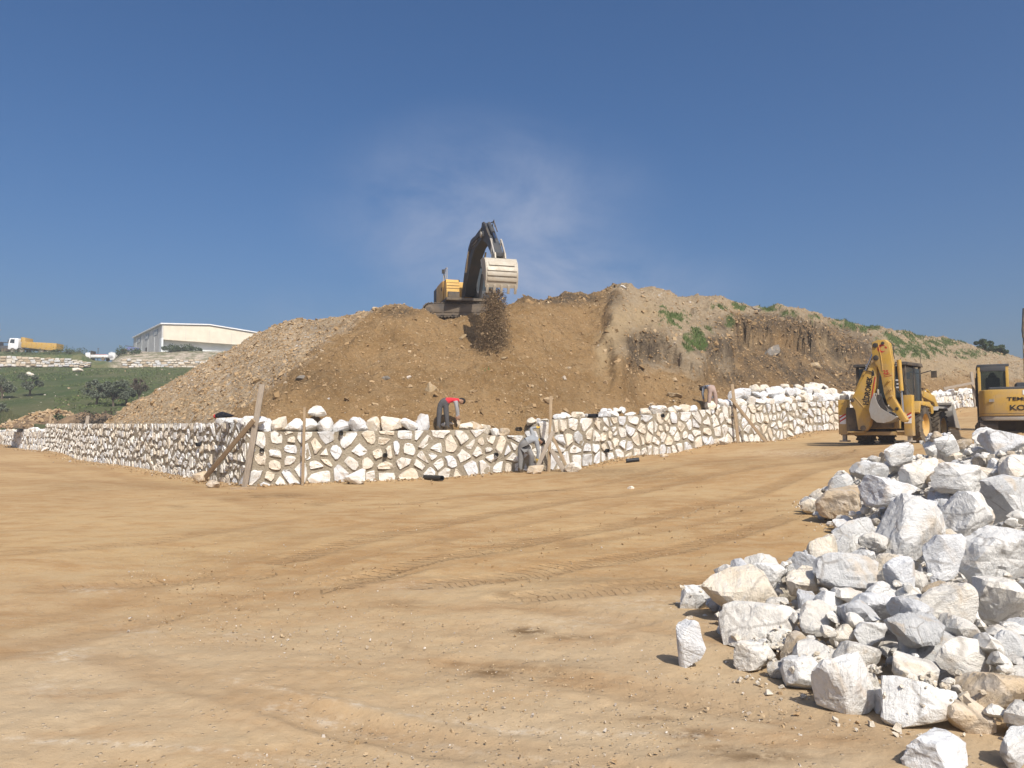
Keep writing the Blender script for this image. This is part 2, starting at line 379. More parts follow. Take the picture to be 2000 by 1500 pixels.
for l in ([(560,1395),(800,1440),(1030,1480),(1300,1530)], [(440,1340),(700,1385),(1000,1420),(1400,1440)], [(20,1460),(300,1470),(620,1490)]):
    b, U, V = seg_uv(GX, GY, smooth_path(l)); chalk = np.maximum(chalk, .75 * np.exp(-(b / .035) ** 2))
me = mesh_np('ground', np.stack([GX, GY, GZ], 1), grid_faces(len(rad), len(ang))[:, ::-1])
for nm, q in (('damp', damp), ('chalk', chalk), ('tu', tu), ('tv', tv), ('lug', lug), ('trb', trb)): attr(me, nm, q)
M = NM('dirt'); a_d = M.attr('damp'); n1 = M.noise(.22, 5); n2 = M.noise(1.7, 6, .6, M.mapv((1, 1.6, 1))); n3 = M.noise(16, 5, .65)
col = M.mix(M.rng(n1, .38, .62), (.335, .200, .084), (.41, .275, .132))
col = M.mix(M.math('MULTIPLY', M.rng(n2, .42, .68), .75), col, (.40, .285, .15))
col = M.mix(M.math('MULTIPLY', M.rng(n2, .5, .3), .55), col, (.27, .160, .068))
# paler, stonier ground close by
sepd = M.n('SeparateXYZ'); M.t.links.new(M.coord(), sepd.inputs[0])
pal = M.math('MULTIPLY', M.rng(sepd.outputs[1], 11.0, 4.0), M.rng(n1, .3, .6, .35, .95))
col = M.mix(pal, col, (.385, .292, .185))
col = M.mix(M.math('MULTIPLY', M.rng(n3, .36, .66), .4), col, M.mix(.5, col, (.46, .36, .24)))
pe = M.vor(34, out='Color'); pd = M.vor(34); sp = M.n('SeparateColor'); M.t.links.new(pe, sp.inputs[0])
peb = M.math('MULTIPLY', M.rng(sp.outputs[0], .86, .92), M.rng(pd, .42, .22))
col = M.mix(M.math('MULTIPLY', peb, .55), col, M.mix(sp.outputs[1], (.55, .47, .36), (.26, .2, .15)))
stain = M.math('MULTIPLY', a_d, M.rng(M.noise(7, 6, .7), .34, .56), True)
cr_ = M.noise(26, 6, .75); col = M.mix(M.math('MULTIPLY', M.rng(cr_, .60, .72), .45), col, (.17, .105, .05)); col = M.mix(M.math('MULTIPLY', M.rng(cr_, .40, .28), .4), col, (.50, .38, .23)); col = M.mix(M.math('MULTIPLY', M.rng(M.noise(.9, 5, .65, M.mapv((.7, 1.8, 1), (0, 0, R(12)))), .52, .72), .5), col, (.285, .155, .062))
col = M.mix(M.math('MULTIPLY', stain, .9), col, (.125, .075, .035))
col = M.mix(M.math('MULTIPLY', M.math('MULTIPLY', M.attr('chalk'), M.rng(M.noise(9, 6, .75), .42, .7)), .75, True), col, (.62, .56, .46))
u = M.math('MULTIPLY', M.attr('tu'), 2 * math.pi / .17); v = M.math('MULTIPLY', M.math('ABSOLUTE', M.attr('tv')), 13.0)
lg = M.math('MULTIPLY', M.rng(M.math('SINE', M.math('ADD', u, M.math('ADD', v, M.math('MULTIPLY', n3, 2.5)))), -.2, .45), M.attr('lug'))
lgn = M.math('MULTIPLY', lg, M.rng(M.noise(2.2, 4, .6), .28, .52))
col = M.mix(M.math('MULTIPLY', M.math('MULTIPLY', M.attr('lug'), M.rng(M.noise(1.3, 3), .35, .65)), .28), col, (.27, .165, .08))
col = M.mix(M.math('MULTIPLY', M.math('MULTIPLY', M.attr('trb'), M.rng(M.noise(1.1, 4, .6), .3, .6, .25, 1)), .38), col, (.27, .162, .075))
h = M.math('ADD', M.math('MULTIPLY', n3, .35), M.math('ADD', M.math('MULTIPLY', M.noise(60, 4, .7), .12), M.math('MULTIPLY', peb, .25)))
b1 = M.bump(h, .035, .8); b2 = M.bump(lgn, .026, .85, b1)
DIRT = M.done(col, .97, b2, spec=.12)
tag(link('ground', me, DIRT), kind='structure')

# ---- stone chips: many small angular stones as one mesh
CUBE = np.array([(x, y, z) for x in (-1, 1) for y in (-1, 1) for z in (-1, 1)], float)
CTRI = np.array([(0,1,3),(0,3,2),(4,6,7),(4,7,5),(0,4,5),(0,5,1),(2,3,7),(2,7,6),(0,2,6),(0,6,4),(1,5,7),(1,7,3)])
def rand_rot(n, tilt):
    yaw = rng.uniform(0, 2 * np.pi, n); p = rng.normal(0, tilt, n); q = rng.normal(0, tilt, n)
    cy, sy, cp, sp_, cq, sq = np.cos(yaw), np.sin(yaw), np.cos(p), np.sin(p), np.cos(q), np.sin(q)
    Z = np.zeros(n); O = np.ones(n)
    A = np.stack([cy, -sy, Z, sy, cy, Z, Z, Z, O], 1).reshape(n, 3, 3)
    B = np.stack([O, Z, Z, Z, cp, -sp_, Z, sp_, cp], 1).reshape(n, 3, 3)
    C = np.stack([cq, Z, sq, Z, O, Z, -sq, Z, cq], 1).reshape(n, 3, 3)
    return A @ B @ C
def chips(pts, size, flat=.5, tilt=.35, tint=None, nrm=None):
    n = len(pts); V = CUBE[None] * rng.uniform(.35, 1.0, (n, 8, 3)); V[:, 1::2, :2] *= rng.uniform(.25, .95, (n, 1, 2)); V[:, 1::2, :2] += rng.uniform(-.35, .35, (n, 1, 2)); V[:, ::4, :2] *= rng.uniform(.5, 1.0, (n, 1, 2))
    sc = np.stack([size * rng.uniform(.6, 1.25, n), size * rng.uniform(.45, .95, n), size * flat * rng.uniform(.5, 1.2, n)], 1) * .5
    V = V * sc[:, None]; V = np.einsum('nij,nkj->nki', rand_rot(n, tilt), V)
    if nrm is not None:
        z = nrm; x = np.cross(np.array([0, 1, 0.]), z); x /= np.linalg.norm(x, axis=1)[:, None]; y = np.cross(z, x)
        V = V[..., 0:1] * x[:, None] + V[..., 1:2] * y[:, None] + V[..., 2:3] * z[:, None]
    V = V + np.asarray(pts)[:, None]
    F = (CTRI[None] + (np.arange(n) * 8)[:, None, None]).reshape(-1, 3)
    t = np.repeat(rng.uniform(0, 1, n) if tint is None else tint, 8)
    return V.reshape(-1, 3), F, t
M = NM('chip_stone'); t = M.attr('tint'); r_ = M.n('ValToRGB'); M.t.links.new(t, r_.inputs[0]); e = r_.color_ramp.elements
e[0].position = 0; e[0].color = (.17, .115, .06, 1); e[1].position = 1; e[1].color = (.62, .58, .52, 1)
for p_, c_ in ((.3, (.29, .19, .095)), (.55, (.39, .275, .16)), (.78, (.46, .36, .235)), (.9, (.36, .33, .30))):
    q = e.new(p_); q.color = (*c_, 1)
CHIP = M.done(M.mix(M.math('MULTIPLY', M.noise(9, 4), .5), r_.outputs[0], (.27, .18, .09)), .95, M.bump(M.noise(40, 4), .01, .5), spec=.15)

# pebbles strewn over the yard
n = 20000; d_ = 2.6 * (7.0) ** (rng.uniform(0, 1, n) ** 1.25); a_ = rng.uniform(-760, 760, n) / 1500 * d_
cl_ = fbm(a_ * .5, d_ * .5, o=3, seed=71) + rng.normal(0, .35, n) + .5 * sstep(-1, 4, a_ - .15 * d_) * (1 - sstep(8, 14, d_)); k = cl_ > .05
a_, d_ = a_[k], d_[k]; sz = np.clip(rng.lognormal(-4.5, .5, len(a_)), .005, .05)
V_, F_, T_ = chips(np.stack([a_, d_, ground_z(a_, d_) + sz * .12], 1), sz, .6, .3, np.clip(rng.normal(.72, .17, len(a_)), .2, 1))
me = mesh_np('pebbles', V_, F_, False); attr(me, 'tint', T_)
tag(link('pebbles', me, CHIP), 'loose pebbles and chips strewn over the tan dirt yard', 'pebbles', kind='stuff')

n = 1500; d_ = 6.0 * (4.2) ** rng.uniform(0, 1, n); a_ = rng.uniform(-700, 640, n) / 1500 * d_; k = (fbm(a_ * .35, d_ * .35, o=3, seed=73) + rng.normal(0, .25, n) > .15) & (wall_dist(a_, d_)[0] < -.3); a_, d_ = a_[k], d_[k]; sz = np.minimum(np.clip(rng.lognormal(-3.4, .5, len(a_)), .012, .12), .005 * d_)
V_, F_, T_ = chips(np.stack([a_, d_, ground_z(a_, d_) + sz * .15], 1), sz, .5, .3, np.clip(rng.normal(.40, .15, len(a_)), 0, .8)); me = mesh_np('clods', V_, F_, False); attr(me, 'tint', T_)
tag(link('clods', me, CHIP), 'dry brown clods of earth scattered over the middle of the yard', 'clods', kind='stuff')
# ---- the hill of dumped earth
apx = np.linspace(130, 2120, 660); tt = np.linspace(0, 1, 250) ** 1.08
wy = []
for a in apx:                                    # depth of the wall line along each bearing
    d = np.linspace(20, 110, 1801); x = (a - 1000) / 1500 * d; inside = d > np.interp(x, WN[:, 0], WN[:, 1]); wy.append(d[np.argmax(inside)])
wy = np.array(wy); far = np.interp(apx, [130, 500, 1000, 1500, 1800, 2120], [58, 52, 48, 66, 88, 110])
MY = (wy + .12)[None] + (far - wy)[None] * tt[:, None]; MX = (apx - 1000)[None] / 1500 * MY
MZ = mound_z(MX.ravel(), MY.ravel()).reshape(MX.shape)
MX[0] += 0; MZ = np.maximum(MZ, 0.2)
mx_, my_, mz_ = MX.ravel(), MY.ravel(), MZ.ravel()
ix, iy = toPx(mx_, my_, mz_)
wob = 26 * fbm(mx_ * .6, my_ * .6, o=4, seed=81); wob2 = .6 * fbm(mx_ * 1.3, my_ * 1.3, o=4, seed=83)
def band(c, r): return np.exp(-(((ix - c[0]) / r[0]) ** 2 + ((iy - c[1]) / r[1]) ** 2))
gravel = sstep(-16, 16, (790 - iy) * 260 / 185.0 + 480 - ix + wob) * 1.0
gravel = np.where(iy > 796, gravel * sstep(480, 420, ix), gravel)
ridge = sstep(-14, 14, (ix - 1195 + wob * .5)) * sstep(-14, 20, (iy - 560) * 0 + 700 + (ix - 1200) * .15 - iy + wob) * (1 - sstep(1420, 1450, ix))
ridge = np.maximum(ridge, sstep(1420, 1445, ix) * sstep(-8, 10, np.interp(ix, [1420, 1500, 1640, 1700, 1800, 2000], [628, 622, 655, 690, 725, 745]) - iy + wob * .4))
gravel = np.maximum(gravel, ridge)
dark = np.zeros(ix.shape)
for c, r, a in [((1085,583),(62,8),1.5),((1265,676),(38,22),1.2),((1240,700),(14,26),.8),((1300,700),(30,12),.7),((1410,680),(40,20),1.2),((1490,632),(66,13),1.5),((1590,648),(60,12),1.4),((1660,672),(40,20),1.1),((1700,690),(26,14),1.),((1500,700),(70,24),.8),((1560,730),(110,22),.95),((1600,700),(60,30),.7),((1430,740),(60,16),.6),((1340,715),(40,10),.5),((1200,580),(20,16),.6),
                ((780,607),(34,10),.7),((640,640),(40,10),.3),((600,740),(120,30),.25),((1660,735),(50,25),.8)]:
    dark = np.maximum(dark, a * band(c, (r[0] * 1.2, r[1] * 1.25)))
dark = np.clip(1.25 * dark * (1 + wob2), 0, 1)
pale = np.clip(1.35 * (band((1208,650),(20,52)) + .9 * band((1178,690),(14,40)) + 1.0 * band((1608,668),(26,30)) + band((1640,700),(16,24)) + .8 * band((1255,620),(40,30)) + .6 * band((1470,668),(30,16)) + .5 * band((1850,720),(120,20)) + .4 * band((330,790),(120,20))) * (1 + wob2), 0, 1)
grass = np.zeros(ix.shape)
for c, r, a in [((1318,625),(26,16),1.3),((1352,672),(28,18),1.4),((1370,650),(20,16),1.1),((1300,605),(16,10),.9),((1425,630),(12,14),.9),((1440,598),(26,8),1.),((1500,600),(24,7),1.2),((1550,612),(30,8),.7),((1585,620),(20,8),.6),((1650,632),(28,8),1.3),((1690,642),(26,8),1.1),((1750,665),(36,12),1.3),((1800,685),(50,14),1.4),((1770,655),(50,8),1.2),((1850,668),(40,8),1.),((1900,690),(40,10),.9),((1950,685),(40,8),1.2),((1400,600),(20,8),.8),((950,722),(12,5),.7)]:
    grass = np.maximum(grass, a * band(c, r))
graw = np.clip(grass * 1.5, 0, 1); grass = np.clip(sstep(.40, .80, grass * (.85 + 1.5 * wob2 + 1.1 * fbm(mx_ * 3.0, my_ * 2.0, o=3, seed=85))), 0, 1)
fadeb = sstep(0, 1, 1) 
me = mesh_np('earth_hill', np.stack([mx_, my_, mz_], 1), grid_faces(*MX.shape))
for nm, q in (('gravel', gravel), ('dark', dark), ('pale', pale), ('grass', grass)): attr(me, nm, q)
M = NM('hill_soil'); g_ = M.attr('gravel'); dk = M.attr('dark'); pl_ = M.attr('pale'); gr = M.attr('grass')
n1 = M.noise(.35, 5, .6); n2 = M.noise(2.6, 6, .65); n3 = M.noise(11, 6, .7); vr = M.vor(7, out='Color'); sp = M.n('SeparateColor'); M.t.links.new(vr, sp.inputs[0])
soil = M.mix(M.rng(n1, .35, .65), (.215, .130, .055), (.285, .182, .086)); soil = M.mix(M.math('MULTIPLY', M.rng(n2, .42, .7), .6), soil, (.30, .212, .115)); soil = M.mix(M.math('MULTIPLY', M.rng(n3, .54, .36), .45), soil, (.12, .078, .04))
grv = M.mix(sp.outputs[0], (.325, .24, .15), (.43, .335, .225)); grv = M.mix(M.math('MULTIPLY', M.rng(n2, .55, .35), .5), grv, (.235, .16, .085)); grv = M.mix(M.rng(sp.outputs[1], .86, .9, 0, .6), grv, (.34, .32, .29))
rg = M.mix(sp.outputs[1], (.255, .195, .125), (.33, .262, .175))
sepc = M.n('SeparateXYZ'); M.t.links.new(M.coord(), sepc.inputs[0]); right = M.rng(sepc.outputs[0], 3.0, 7.0)
grv = M.mix(M.math('MULTIPLY', right, .8), grv, rg)
col = M.mix(M.math('MULTIPLY', g_, M.rng(n2, .25, .5, .5, 1)), soil, grv)
col = M.mix(M.math('MULTIPLY', pl_, .85), col, (.345, .255, .145))
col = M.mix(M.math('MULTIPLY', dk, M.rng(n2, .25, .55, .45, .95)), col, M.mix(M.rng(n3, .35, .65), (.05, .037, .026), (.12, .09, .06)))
col = M.mix(M.math('MULTIPLY', gr, M.rng(n3, .3, .5)), col, M.mix(n2, (.05, .085, .022), (.10, .14, .045)))
h = M.math('ADD', M.math('MULTIPLY', n3, .6), M.math('ADD', n2, M.math('MULTIPLY', sp.outputs[2], M.math('ADD', .15, M.math('MULTIPLY', g_, .35)))))
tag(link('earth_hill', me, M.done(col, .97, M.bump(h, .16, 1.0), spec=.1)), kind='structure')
# surface normals for scattering
dzx = np.gradient(MZ, axis=1) ; 
E1 = np.stack([np.gradient(MX, axis=1), np.gradient(MY, axis=1), dzx], -1); E0 = np.stack([np.gradient(MX, axis=0), np.gradient(MY, axis=0), np.gradient(MZ, axis=0)], -1)
NR = np.cross(E1, E0); NR /= np.linalg.norm(NR, axis=-1)[..., None] + 1e-9; NR = NR * np.sign(NR[..., 2:3] + 1e-9)
cell = np.linalg.norm(np.cross(E1, E0), axis=-1).ravel()
def scatter(n, weight):
    p = weight * cell; p = p / p.sum(); k = rng.choice(len(p), n, p=p); i, j = np.unravel_index(k, MX.shape)
    f = rng.uniform(-.5, .5, (n, 2)); X = MX[i, j] + f[:, :1].ravel() * E1[i, j, 0] + f[:, 1] * E0[i, j, 0]; Y = MY[i, j] + f[:, 0] * E1[i, j, 1] + f[:, 1] * E0[i, j, 1]
    Z = MZ[i, j] + f[:, 0] * E1[i, j, 2] + f[:, 1] * E0[i, j, 2]
    return np.stack([X, Y, Z], 1), NR[i, j]
vis = (iy < 845) * (1 - .9 * grass) * (tt[:, None] < .9).repeat(MX.shape[1], 1).ravel()
lft = (ix < 1100)
Vs, Fs, Ts = [], [], []; base = 0
for n, wgt, lo, sg, mxs, fl, tm, ts in [(20000, gravel * lft * vis, -2.45, .5, .36, .36, .55, .17), (11000, gravel * ~lft * vis, -2.4, .55, .42, .42, .60, .15), (16000, (1 - gravel) * vis * lft, -3.0, .6, .34, .42, .42, .15), (11000, (1 - gravel) * vis * ~lft * (1 + dark), -2.6, .6, .42, .45, .38, .2), (2600, np.clip(dark, 0, 1) * vis, -2.0, .5, .5, .6, .1, .1), (420, vis * (iy > 730) * (iy < 815), -1.45, .35, .6, .5, .5, .16)]:
    p, nn = scatter(n, wgt + 1e-12); sz = np.clip(rng.lognormal(lo, sg, n), .03, mxs)
    V_, F_, T_ = chips(p + nn * (sz * .1)[:, None], sz, fl, .42, np.clip(rng.normal(tm, ts, n), 0, 1), nn)
    Vs.append(V_); Fs.append(F_ + base); Ts.append(T_); base += len(V_)
me = mesh_np('hill_rubble', np.concatenate(Vs), np.concatenate(Fs), False); attr(me, 'tint', np.concatenate(Ts))
tag(link('hill_rubble', me, CHIP), 'loose tan rubble and stone chips over the dumped earth hill', 'rubble', kind='stuff')
# grass blades
def blades(p, nn, hgt, wid, lean=.35):
    n = len(p); yaw = rng.uniform(0, 2 * np.pi, n); d = np.stack([np.cos(yaw), np.sin(yaw), np.zeros(n)], 1) * wid[:, None]
    tip = p + np.stack([rng.normal(0, lean, n) * hgt, rng.normal(0, lean, n) * hgt, hgt], 1)
    V = np.stack([p - d, p + d, tip], 1).reshape(-1, 3); return V, np.arange(3 * n).reshape(-1, 3)
M = NM('grass_blade'); M.b.inputs['Roughness'].default_value = .8
GRASS = M.done(M.mix(M.noise(1.2, 4), M.mix(M.attr('tint'), (.035, .07, .018), (.085, .125, .035)), (.12, .14, .05)), .8, spec=.2)
p, nn = scatter(27000, grass ** 2 * vis + grass * (iy < 845) + .05 * graw * np.maximum(0, .3 + fbm(mx_ * 2.2, my_ * 2.2, o=2, seed=88)) + 1e-12); hg = rng.uniform(.05, .20, len(p)); V_, F_ = blades(p, nn, hg, hg * .16)
me = mesh_np('hill_grass', V_, F_, False); attr(me, 'tint', np.repeat(rng.uniform(0, 1, len(p)), 3))
tag(link('hill_grass', me, GRASS), 'short green grass patches growing on the upper slope of the hill', 'grass', kind='stuff')

# ---- green field and terrace on the left
apx = np.linspace(-260, 640, 240); dd = np.concatenate([np.linspace(40, 122, 200)])
FX = (apx - 1000)[None] / 1500 * dd[:, None]; FY = np.repeat(dd[:, None], len(apx), 1)
FZ = field_z(FX, FY) + .07 * fbm(FX * .8, FY * .8, o=3, seed=91); sd, _ = wall_dist(FX, FY); FZ = np.where(sd < .5, np.minimum(FZ, -.6), FZ)
me = mesh_np('grass_field', np.stack([FX, FY, FZ], -1).reshape(-1, 3), grid_faces(*FX.shape))
M = NM('field_grass'); n1 = M.noise(.10, 5, .65, M.mapv((1, .55, 1))); n2 = M.noise(.6, 6, .7, M.mapv((1, .5, 1))); n3 = M.noise(4, 6, .7)
col = M.mix(M.rng(n1, .36, .64), (.052, .078, .028), (.105, .108, .05)); col = M.mix(M.math('MULTIPLY', M.rng(n2, .5, .72), .55), col, (.17, .15, .085)); col = M.mix(M.math('MULTIPLY', M.rng(n3, .45, .7), .5), col, (.05, .075, .025))
col = M.mix(M.math('MULTIPLY', M.rng(M.noise(1.6, 5, .75, M.mapv((1, .35, 1))), .64, .72), .8), col, (.42, .37, .27))
tag(link('grass_field', me, M.done(col, .95, M.bump(M.math('ADD', n2, n3), .25, .9), spec=.1)), kind='structure')
n = 40000; fd = rng.uniform(48, 121, n); fa = (rng.uniform(-30, 560, n) - 1000) / 1500 * fd; k = (wall_dist(fa, fd)[0] > 1) & (fbm(fa * .25, fd * .15, o=3, seed=97) > -.1); fa, fd = fa[k], fd[k]
hg = rng.uniform(.06, .2, len(fa)); V_, F_ = blades(np.stack([fa, fd, field_z(fa, fd)], 1), None, hg, hg * .45, .5)
me = mesh_np('field_tufts', V_, F_, False); attr(me, 'tint', np.repeat(rng.uniform(0, 1, len(fa)), 3)); tag(link('field_tufts', me, GRASS), 'tufts of grass and weeds over the green field behind the wall', 'grass', kind='stuff')
n = 420; fd = rng.uniform(50, 120, n); fa = (rng.uniform(-20, 520, n) - 1000) / 1500 * fd; k = (wall_dist(fa, fd)[0] > 1); fa, fd = fa[k], fd[k]; sz = np.clip(rng.lognormal(-1.9, .5, len(fa)), .08, .5)
V_, F_, T_ = chips(np.stack([fa, fd, field_z(fa, fd) + .08], 1), sz, .5, .3, np.clip(rng.normal(.82, .1, len(fa)), 0, 1)); me = mesh_np('field_stones', V_, F_, False); attr(me, 'tint', T_)
tag(link('field_stones', me, CHIP), 'scattered pale stones lying in the green field', 'stones', kind='stuff')
apx = np.linspace(-260, 640, 260); dd = np.concatenate([[123.35], np.linspace(123.4, 150, 50), [170, 220, 300]])
TX = (apx - 1000)[None] / 1500 * dd[:, None]; TY = np.repeat(dd[:, None], len(apx), 1); TZ = terrace_z(TX, TY); TZ[0] = 11.5
me = mesh_np('terrace', np.stack([TX, TY, TZ], -1).reshape(-1, 3), grid_faces(*TX.shape))
ta, _b = toPx(TX.ravel(), TY.ravel(), TZ.ravel()); attr(me, 'bank', sstep(195, 235, ta) * sstep(200, 215, ta)); attr(me, 'low', sstep(686, 694, _b))
M = NM('terrace_soil'); n2 = M.noise(.5, 6, .7); n3 = M.noise(2.2, 6, .7)
col = M.mix(M.rng(n2, .4, .6), (.06, .09, .03), (.13, .13, .06)); stn = M.mix(M.rng(n3, .4, .6), (.30, .24, .17), (.50, .43, .34))
tag(link('terrace', me, M.done(M.mix(M.math('MULTIPLY', M.attr('bank'), M.rng(n2, .62, .42), True), col, stn), .95, M.bump(n3, .3, .9))), kind='structure')
# ------------------------------------------------------------------ stone materials
def stone_mat(name, dusty, light=.6):
    M = NM(name); oc = M.objinfo('Color'); rnd = M.objinfo('Random')
    ad = M.n('VectorMath'); ad.operation = 'ADD'; M.t.links.new(M.coord(), ad.inputs[0]); sc_ = M.n('VectorMath'); sc_.operation = 'SCALE'; sc_.inputs[0].default_value = (37., 17., 71.); M.t.links.new(rnd, sc_.inputs['Scale']); M.t.links.new(sc_.outputs[0], ad.inputs[1]); vr_ = M.n('VectorRotate'); vr_.rotation_type = 'EULER_XYZ'; eu = M.n('CombineXYZ'); M.t.links.new(M.math('MULTIPLY', rnd, 19.), eu.inputs[0]); M.t.links.new(M.math('MULTIPLY', rnd, 47.), eu.inputs[1]); M.t.links.new(ad.outputs[0], vr_.inputs['Vector']); M.t.links.new(eu.outputs[0], vr_.inputs['Rotation']); vec = vr_.outputs[0]
    n1 = M.noise(2.6, 6, .62, vec, .6); n2 = M.noise(9, 7, .68, vec, .3); st = M.noise(3.0, 7, .7, M.mapv((1.2, 1.2, 4.5), (R(24), R(18), 0), vec), 1.6); n4 = M.noise(45, 5, .7, vec)
    col = M.mix(M.math('MULTIPLY', M.rng(st, .50, .68), .45), oc, (.40, .41, .425))
    col = M.mix(M.math('MULTIPLY', M.rng(n1, .46, .68), light), col, M.mix(.5, oc, (.84, .82, .78)))
    col = M.mix(M.math('MULTIPLY', M.rng(n1, .47, .30), dusty), col, (.50, .385, .255))
    col = M.mix(M.math('MULTIPLY', M.rng(n2, .60, .74), .5), col, (.38, .33, .28))
    col = M.mix(M.math('MULTIPLY', M.rng(n4, .6, .75), .22), col, (.33, .31, .29))
    ck = M.vor(2.2, M.mix(.12, vec, M.noise(3, 4, .6, vec, 0, True)), feat='DISTANCE_TO_EDGE'); ckm = M.math('MULTIPLY', M.rng(ck, .035, .0), M.rng(n1, .42, .55)); col = M.mix(M.math('MULTIPLY', ckm, .55), col, (.20, .17, .14))
    col = M.mix(M.math('MULTIPLY', M.rng(M.noise(1.7, 6, .7, vec, .4), .60, .70), .4), col, (.46, .31, .19))
    h = M.math('ADD', M.math('MULTIPLY', n2, .8), M.math('ADD', M.math('MULTIPLY', st, .7), M.math('MULTIPLY', n4, .25)))
    return M.done(col, .9, M.bump(h, .05, .75), spec=.2)
ROCK = stone_mat('limestone_rock', .58); WSTONE = stone_mat('wall_stone', .6); SLAB = stone_mat('hill_slab', .7, .1)
M = NM('mortar'); n1 = M.noise(1.1, 5, .6); n2 = M.noise(14, 6, .7)
col = M.mix(M.rng(n1, .35, .65), (.245, .205, .150), (.32, .275, .205)); col = M.mix(M.math('MULTIPLY', M.rng(n2, .4, .7), .5), col, (.40, .35, .275))
MORTAR = M.done(col, .95, M.bump(M.math('ADD', n2, M.noise(3, 3)), .06, .9), spec=.1)

ICO = {}
def ico(l):
    if l not in ICO:
        bm = bmesh.new(); bmesh.ops.create_icosphere(bm, subdivisions=l, radius=1.0); bm.verts.ensure_lookup_table()
        ICO[l] = (np.array([v.co[:] for v in bm.verts]), np.array([[q.index for q in f.verts] for f in bm.faces])); bm.free()
    return ICO[l]
def rock_verts(seed, lvl, dims, npl=7, rough=.045):
    """angular boulder: a ball cut by random planes, then roughened; fitted to dims"""
    g = np.random.default_rng(seed); D, F = ico(lvl)
    N = g.normal(size=(npl, 3)); N /= np.linalg.norm(N, axis=1)[:, None]
    N = np.concatenate([N, np.array([[0, 0, 1.], [0, 0, -1.]]) + g.normal(0, .22, (2, 3))]); N /= np.linalg.norm(N, axis=1)[:, None]
    dist = g.uniform(.42, .80, len(N)); dots = D @ N.T
    r = np.where(dots > .05, dist[None] / np.maximum(dots, .05), 9.0).min(1); r = np.minimum(r, 1.15)
    V = D * r[:, None]; o = g.uniform(0, 90, 3); ax = g.normal(size=3); ax /= np.linalg.norm(ax)
    q = V + ax[None] * (V @ ax)[:, None] * 2.2
    dsp = rough * (fbm(q[:, 0] * 1.6 + o[0], q[:, 1] * 1.6 + o[1], q[:, 2] * 1.6 + o[2], 3, 5) + (.9 * np.abs(fbm(V[:, 0] * 4 + o[1], V[:, 1] * 4 + o[2], V[:, 2] * 4 + o[0], 3, 8)) if lvl > 2 else 0))
    V = V * (1 + dsp)[:, None]
    for _ in range(9 if lvl > 2 else 4):                  # chips knocked off the corners leave flat facets
        n = g.normal(size=3); n /= np.linalg.norm(n); q = V @ n; d = q.max() * g.uniform(.78, .95); over = np.maximum(q - d, 0); V = V - over[:, None] * n[None] * .93
    lo, hi = V.min(0), V.max(0); V = (V - (lo + hi) / 2) / (hi - lo) * np.asarray(dims)
    return V, F
def rock_mesh(seed, lvl, dims, rotz=None, tilt=.25, **k):
    V, F = rock_verts(seed, lvl, dims, **k); g = np.random.default_rng(seed + 999)
    m = np.array((Matrix.Rotation(g.normal(0, tilt), 3, 'X') @ Matrix.Rotation(g.normal(0, tilt), 3, 'Y')))
    V = V @ m.T
    return mesh_np('rock', V, F, False), V
TONES = {'white': (.69, .68, .65), 'grey': (.54, .54, .53), 'bluish': (.62, .625, .63), 'cream': (.66, .585, .47), 'tan': (.52, .41, .28), 'pale': (.69, .655, .59), 'dark slab': (.17, .15, .125), 'tan slab': (.36, .265, .15)}
def tone(o, t, g=random):
    c = TONES[t]; k = g.uniform(.92, 1.07); o.color = (c[0] * k, c[1] * k, c[2] * k, 1); return o

# ------------------------------------------------------------------ retaining walls of mortared stone
def clip_poly(poly, px, py, nx, ny):
    out = []
    for i in range(len(poly)):
        a = poly[i]; b = poly[(i + 1) % len(poly)]; da = (a[0] - px) * nx + (a[1] - py) * ny; db = (b[0] - px) * nx + (b[1] - py) * ny
        if da <= 0: out.append(a)
        if (da < 0 < db) or (db < 0 < da): t = da / (da - db); out.append((a[0] + t * (b[0] - a[0]), a[1] + t * (b[1] - a[1])))
    return out
def stone_cells(L, lo, hi, du, dv, gap, g, skip=None):
    """irregular stones covering a strip 0..L by lo(u)..hi(u)"""
    pts = []; nv = max(2, int(round((hi(L / 2) - lo(L / 2)) / dv)))
    for r in range(nv):
        u = g.uniform(0, du)
        while u < L:
            a, b = lo(u), hi(u); v = a + (b - a) * (r + .5 + g.uniform(-.36, .36)) / nv; pts.append((u, v)); u += du * g.choice([.5, .7, .9, 1.1, 1.4, 1.7])
    for _ in range(int(len(pts) * .22)): u = g.uniform(0, L); pts.append((u, g.uniform(lo(u), hi(u))))
    A = np.array(pts); cells = []
    for i, (u, v) in enumerate(pts):
        if skip and skip(u, v): continue
        a, b = lo(u), hi(u); poly = [(max(0, u - 1.4), a), (min(L, u + 1.4), a), (min(L, u + 1.4), b), (max(0, u - 1.4), b)]
        d = np.hypot(A[:, 0] - u, (A[:, 1] - v)); near = np.argsort(d)[1:18]; w = g.uniform(.42, .58, len(near))
        for k, j in enumerate(near):
            if d[j] < .06: poly = []; break
            mx, my = u + (A[j, 0] - u) * w[k] * (1 if d[j] > 0 else 0), v + (A[j, 1] - v) * w[k]; nx, ny = (A[j, 0] - u) / d[j], (A[j, 1] - v) / d[j]
            poly = clip_poly(poly, mx - nx * gap * .5, my - ny * gap * .5, nx, ny)
            if len(poly) < 3: break
        if len(poly) < 3: continue
        q = np.array(poly); c = q.mean(0); ext = q.max(0) - q.min(0)
        if ext.min() < .10: continue
        cells.append((c, q, ext))
    return cells
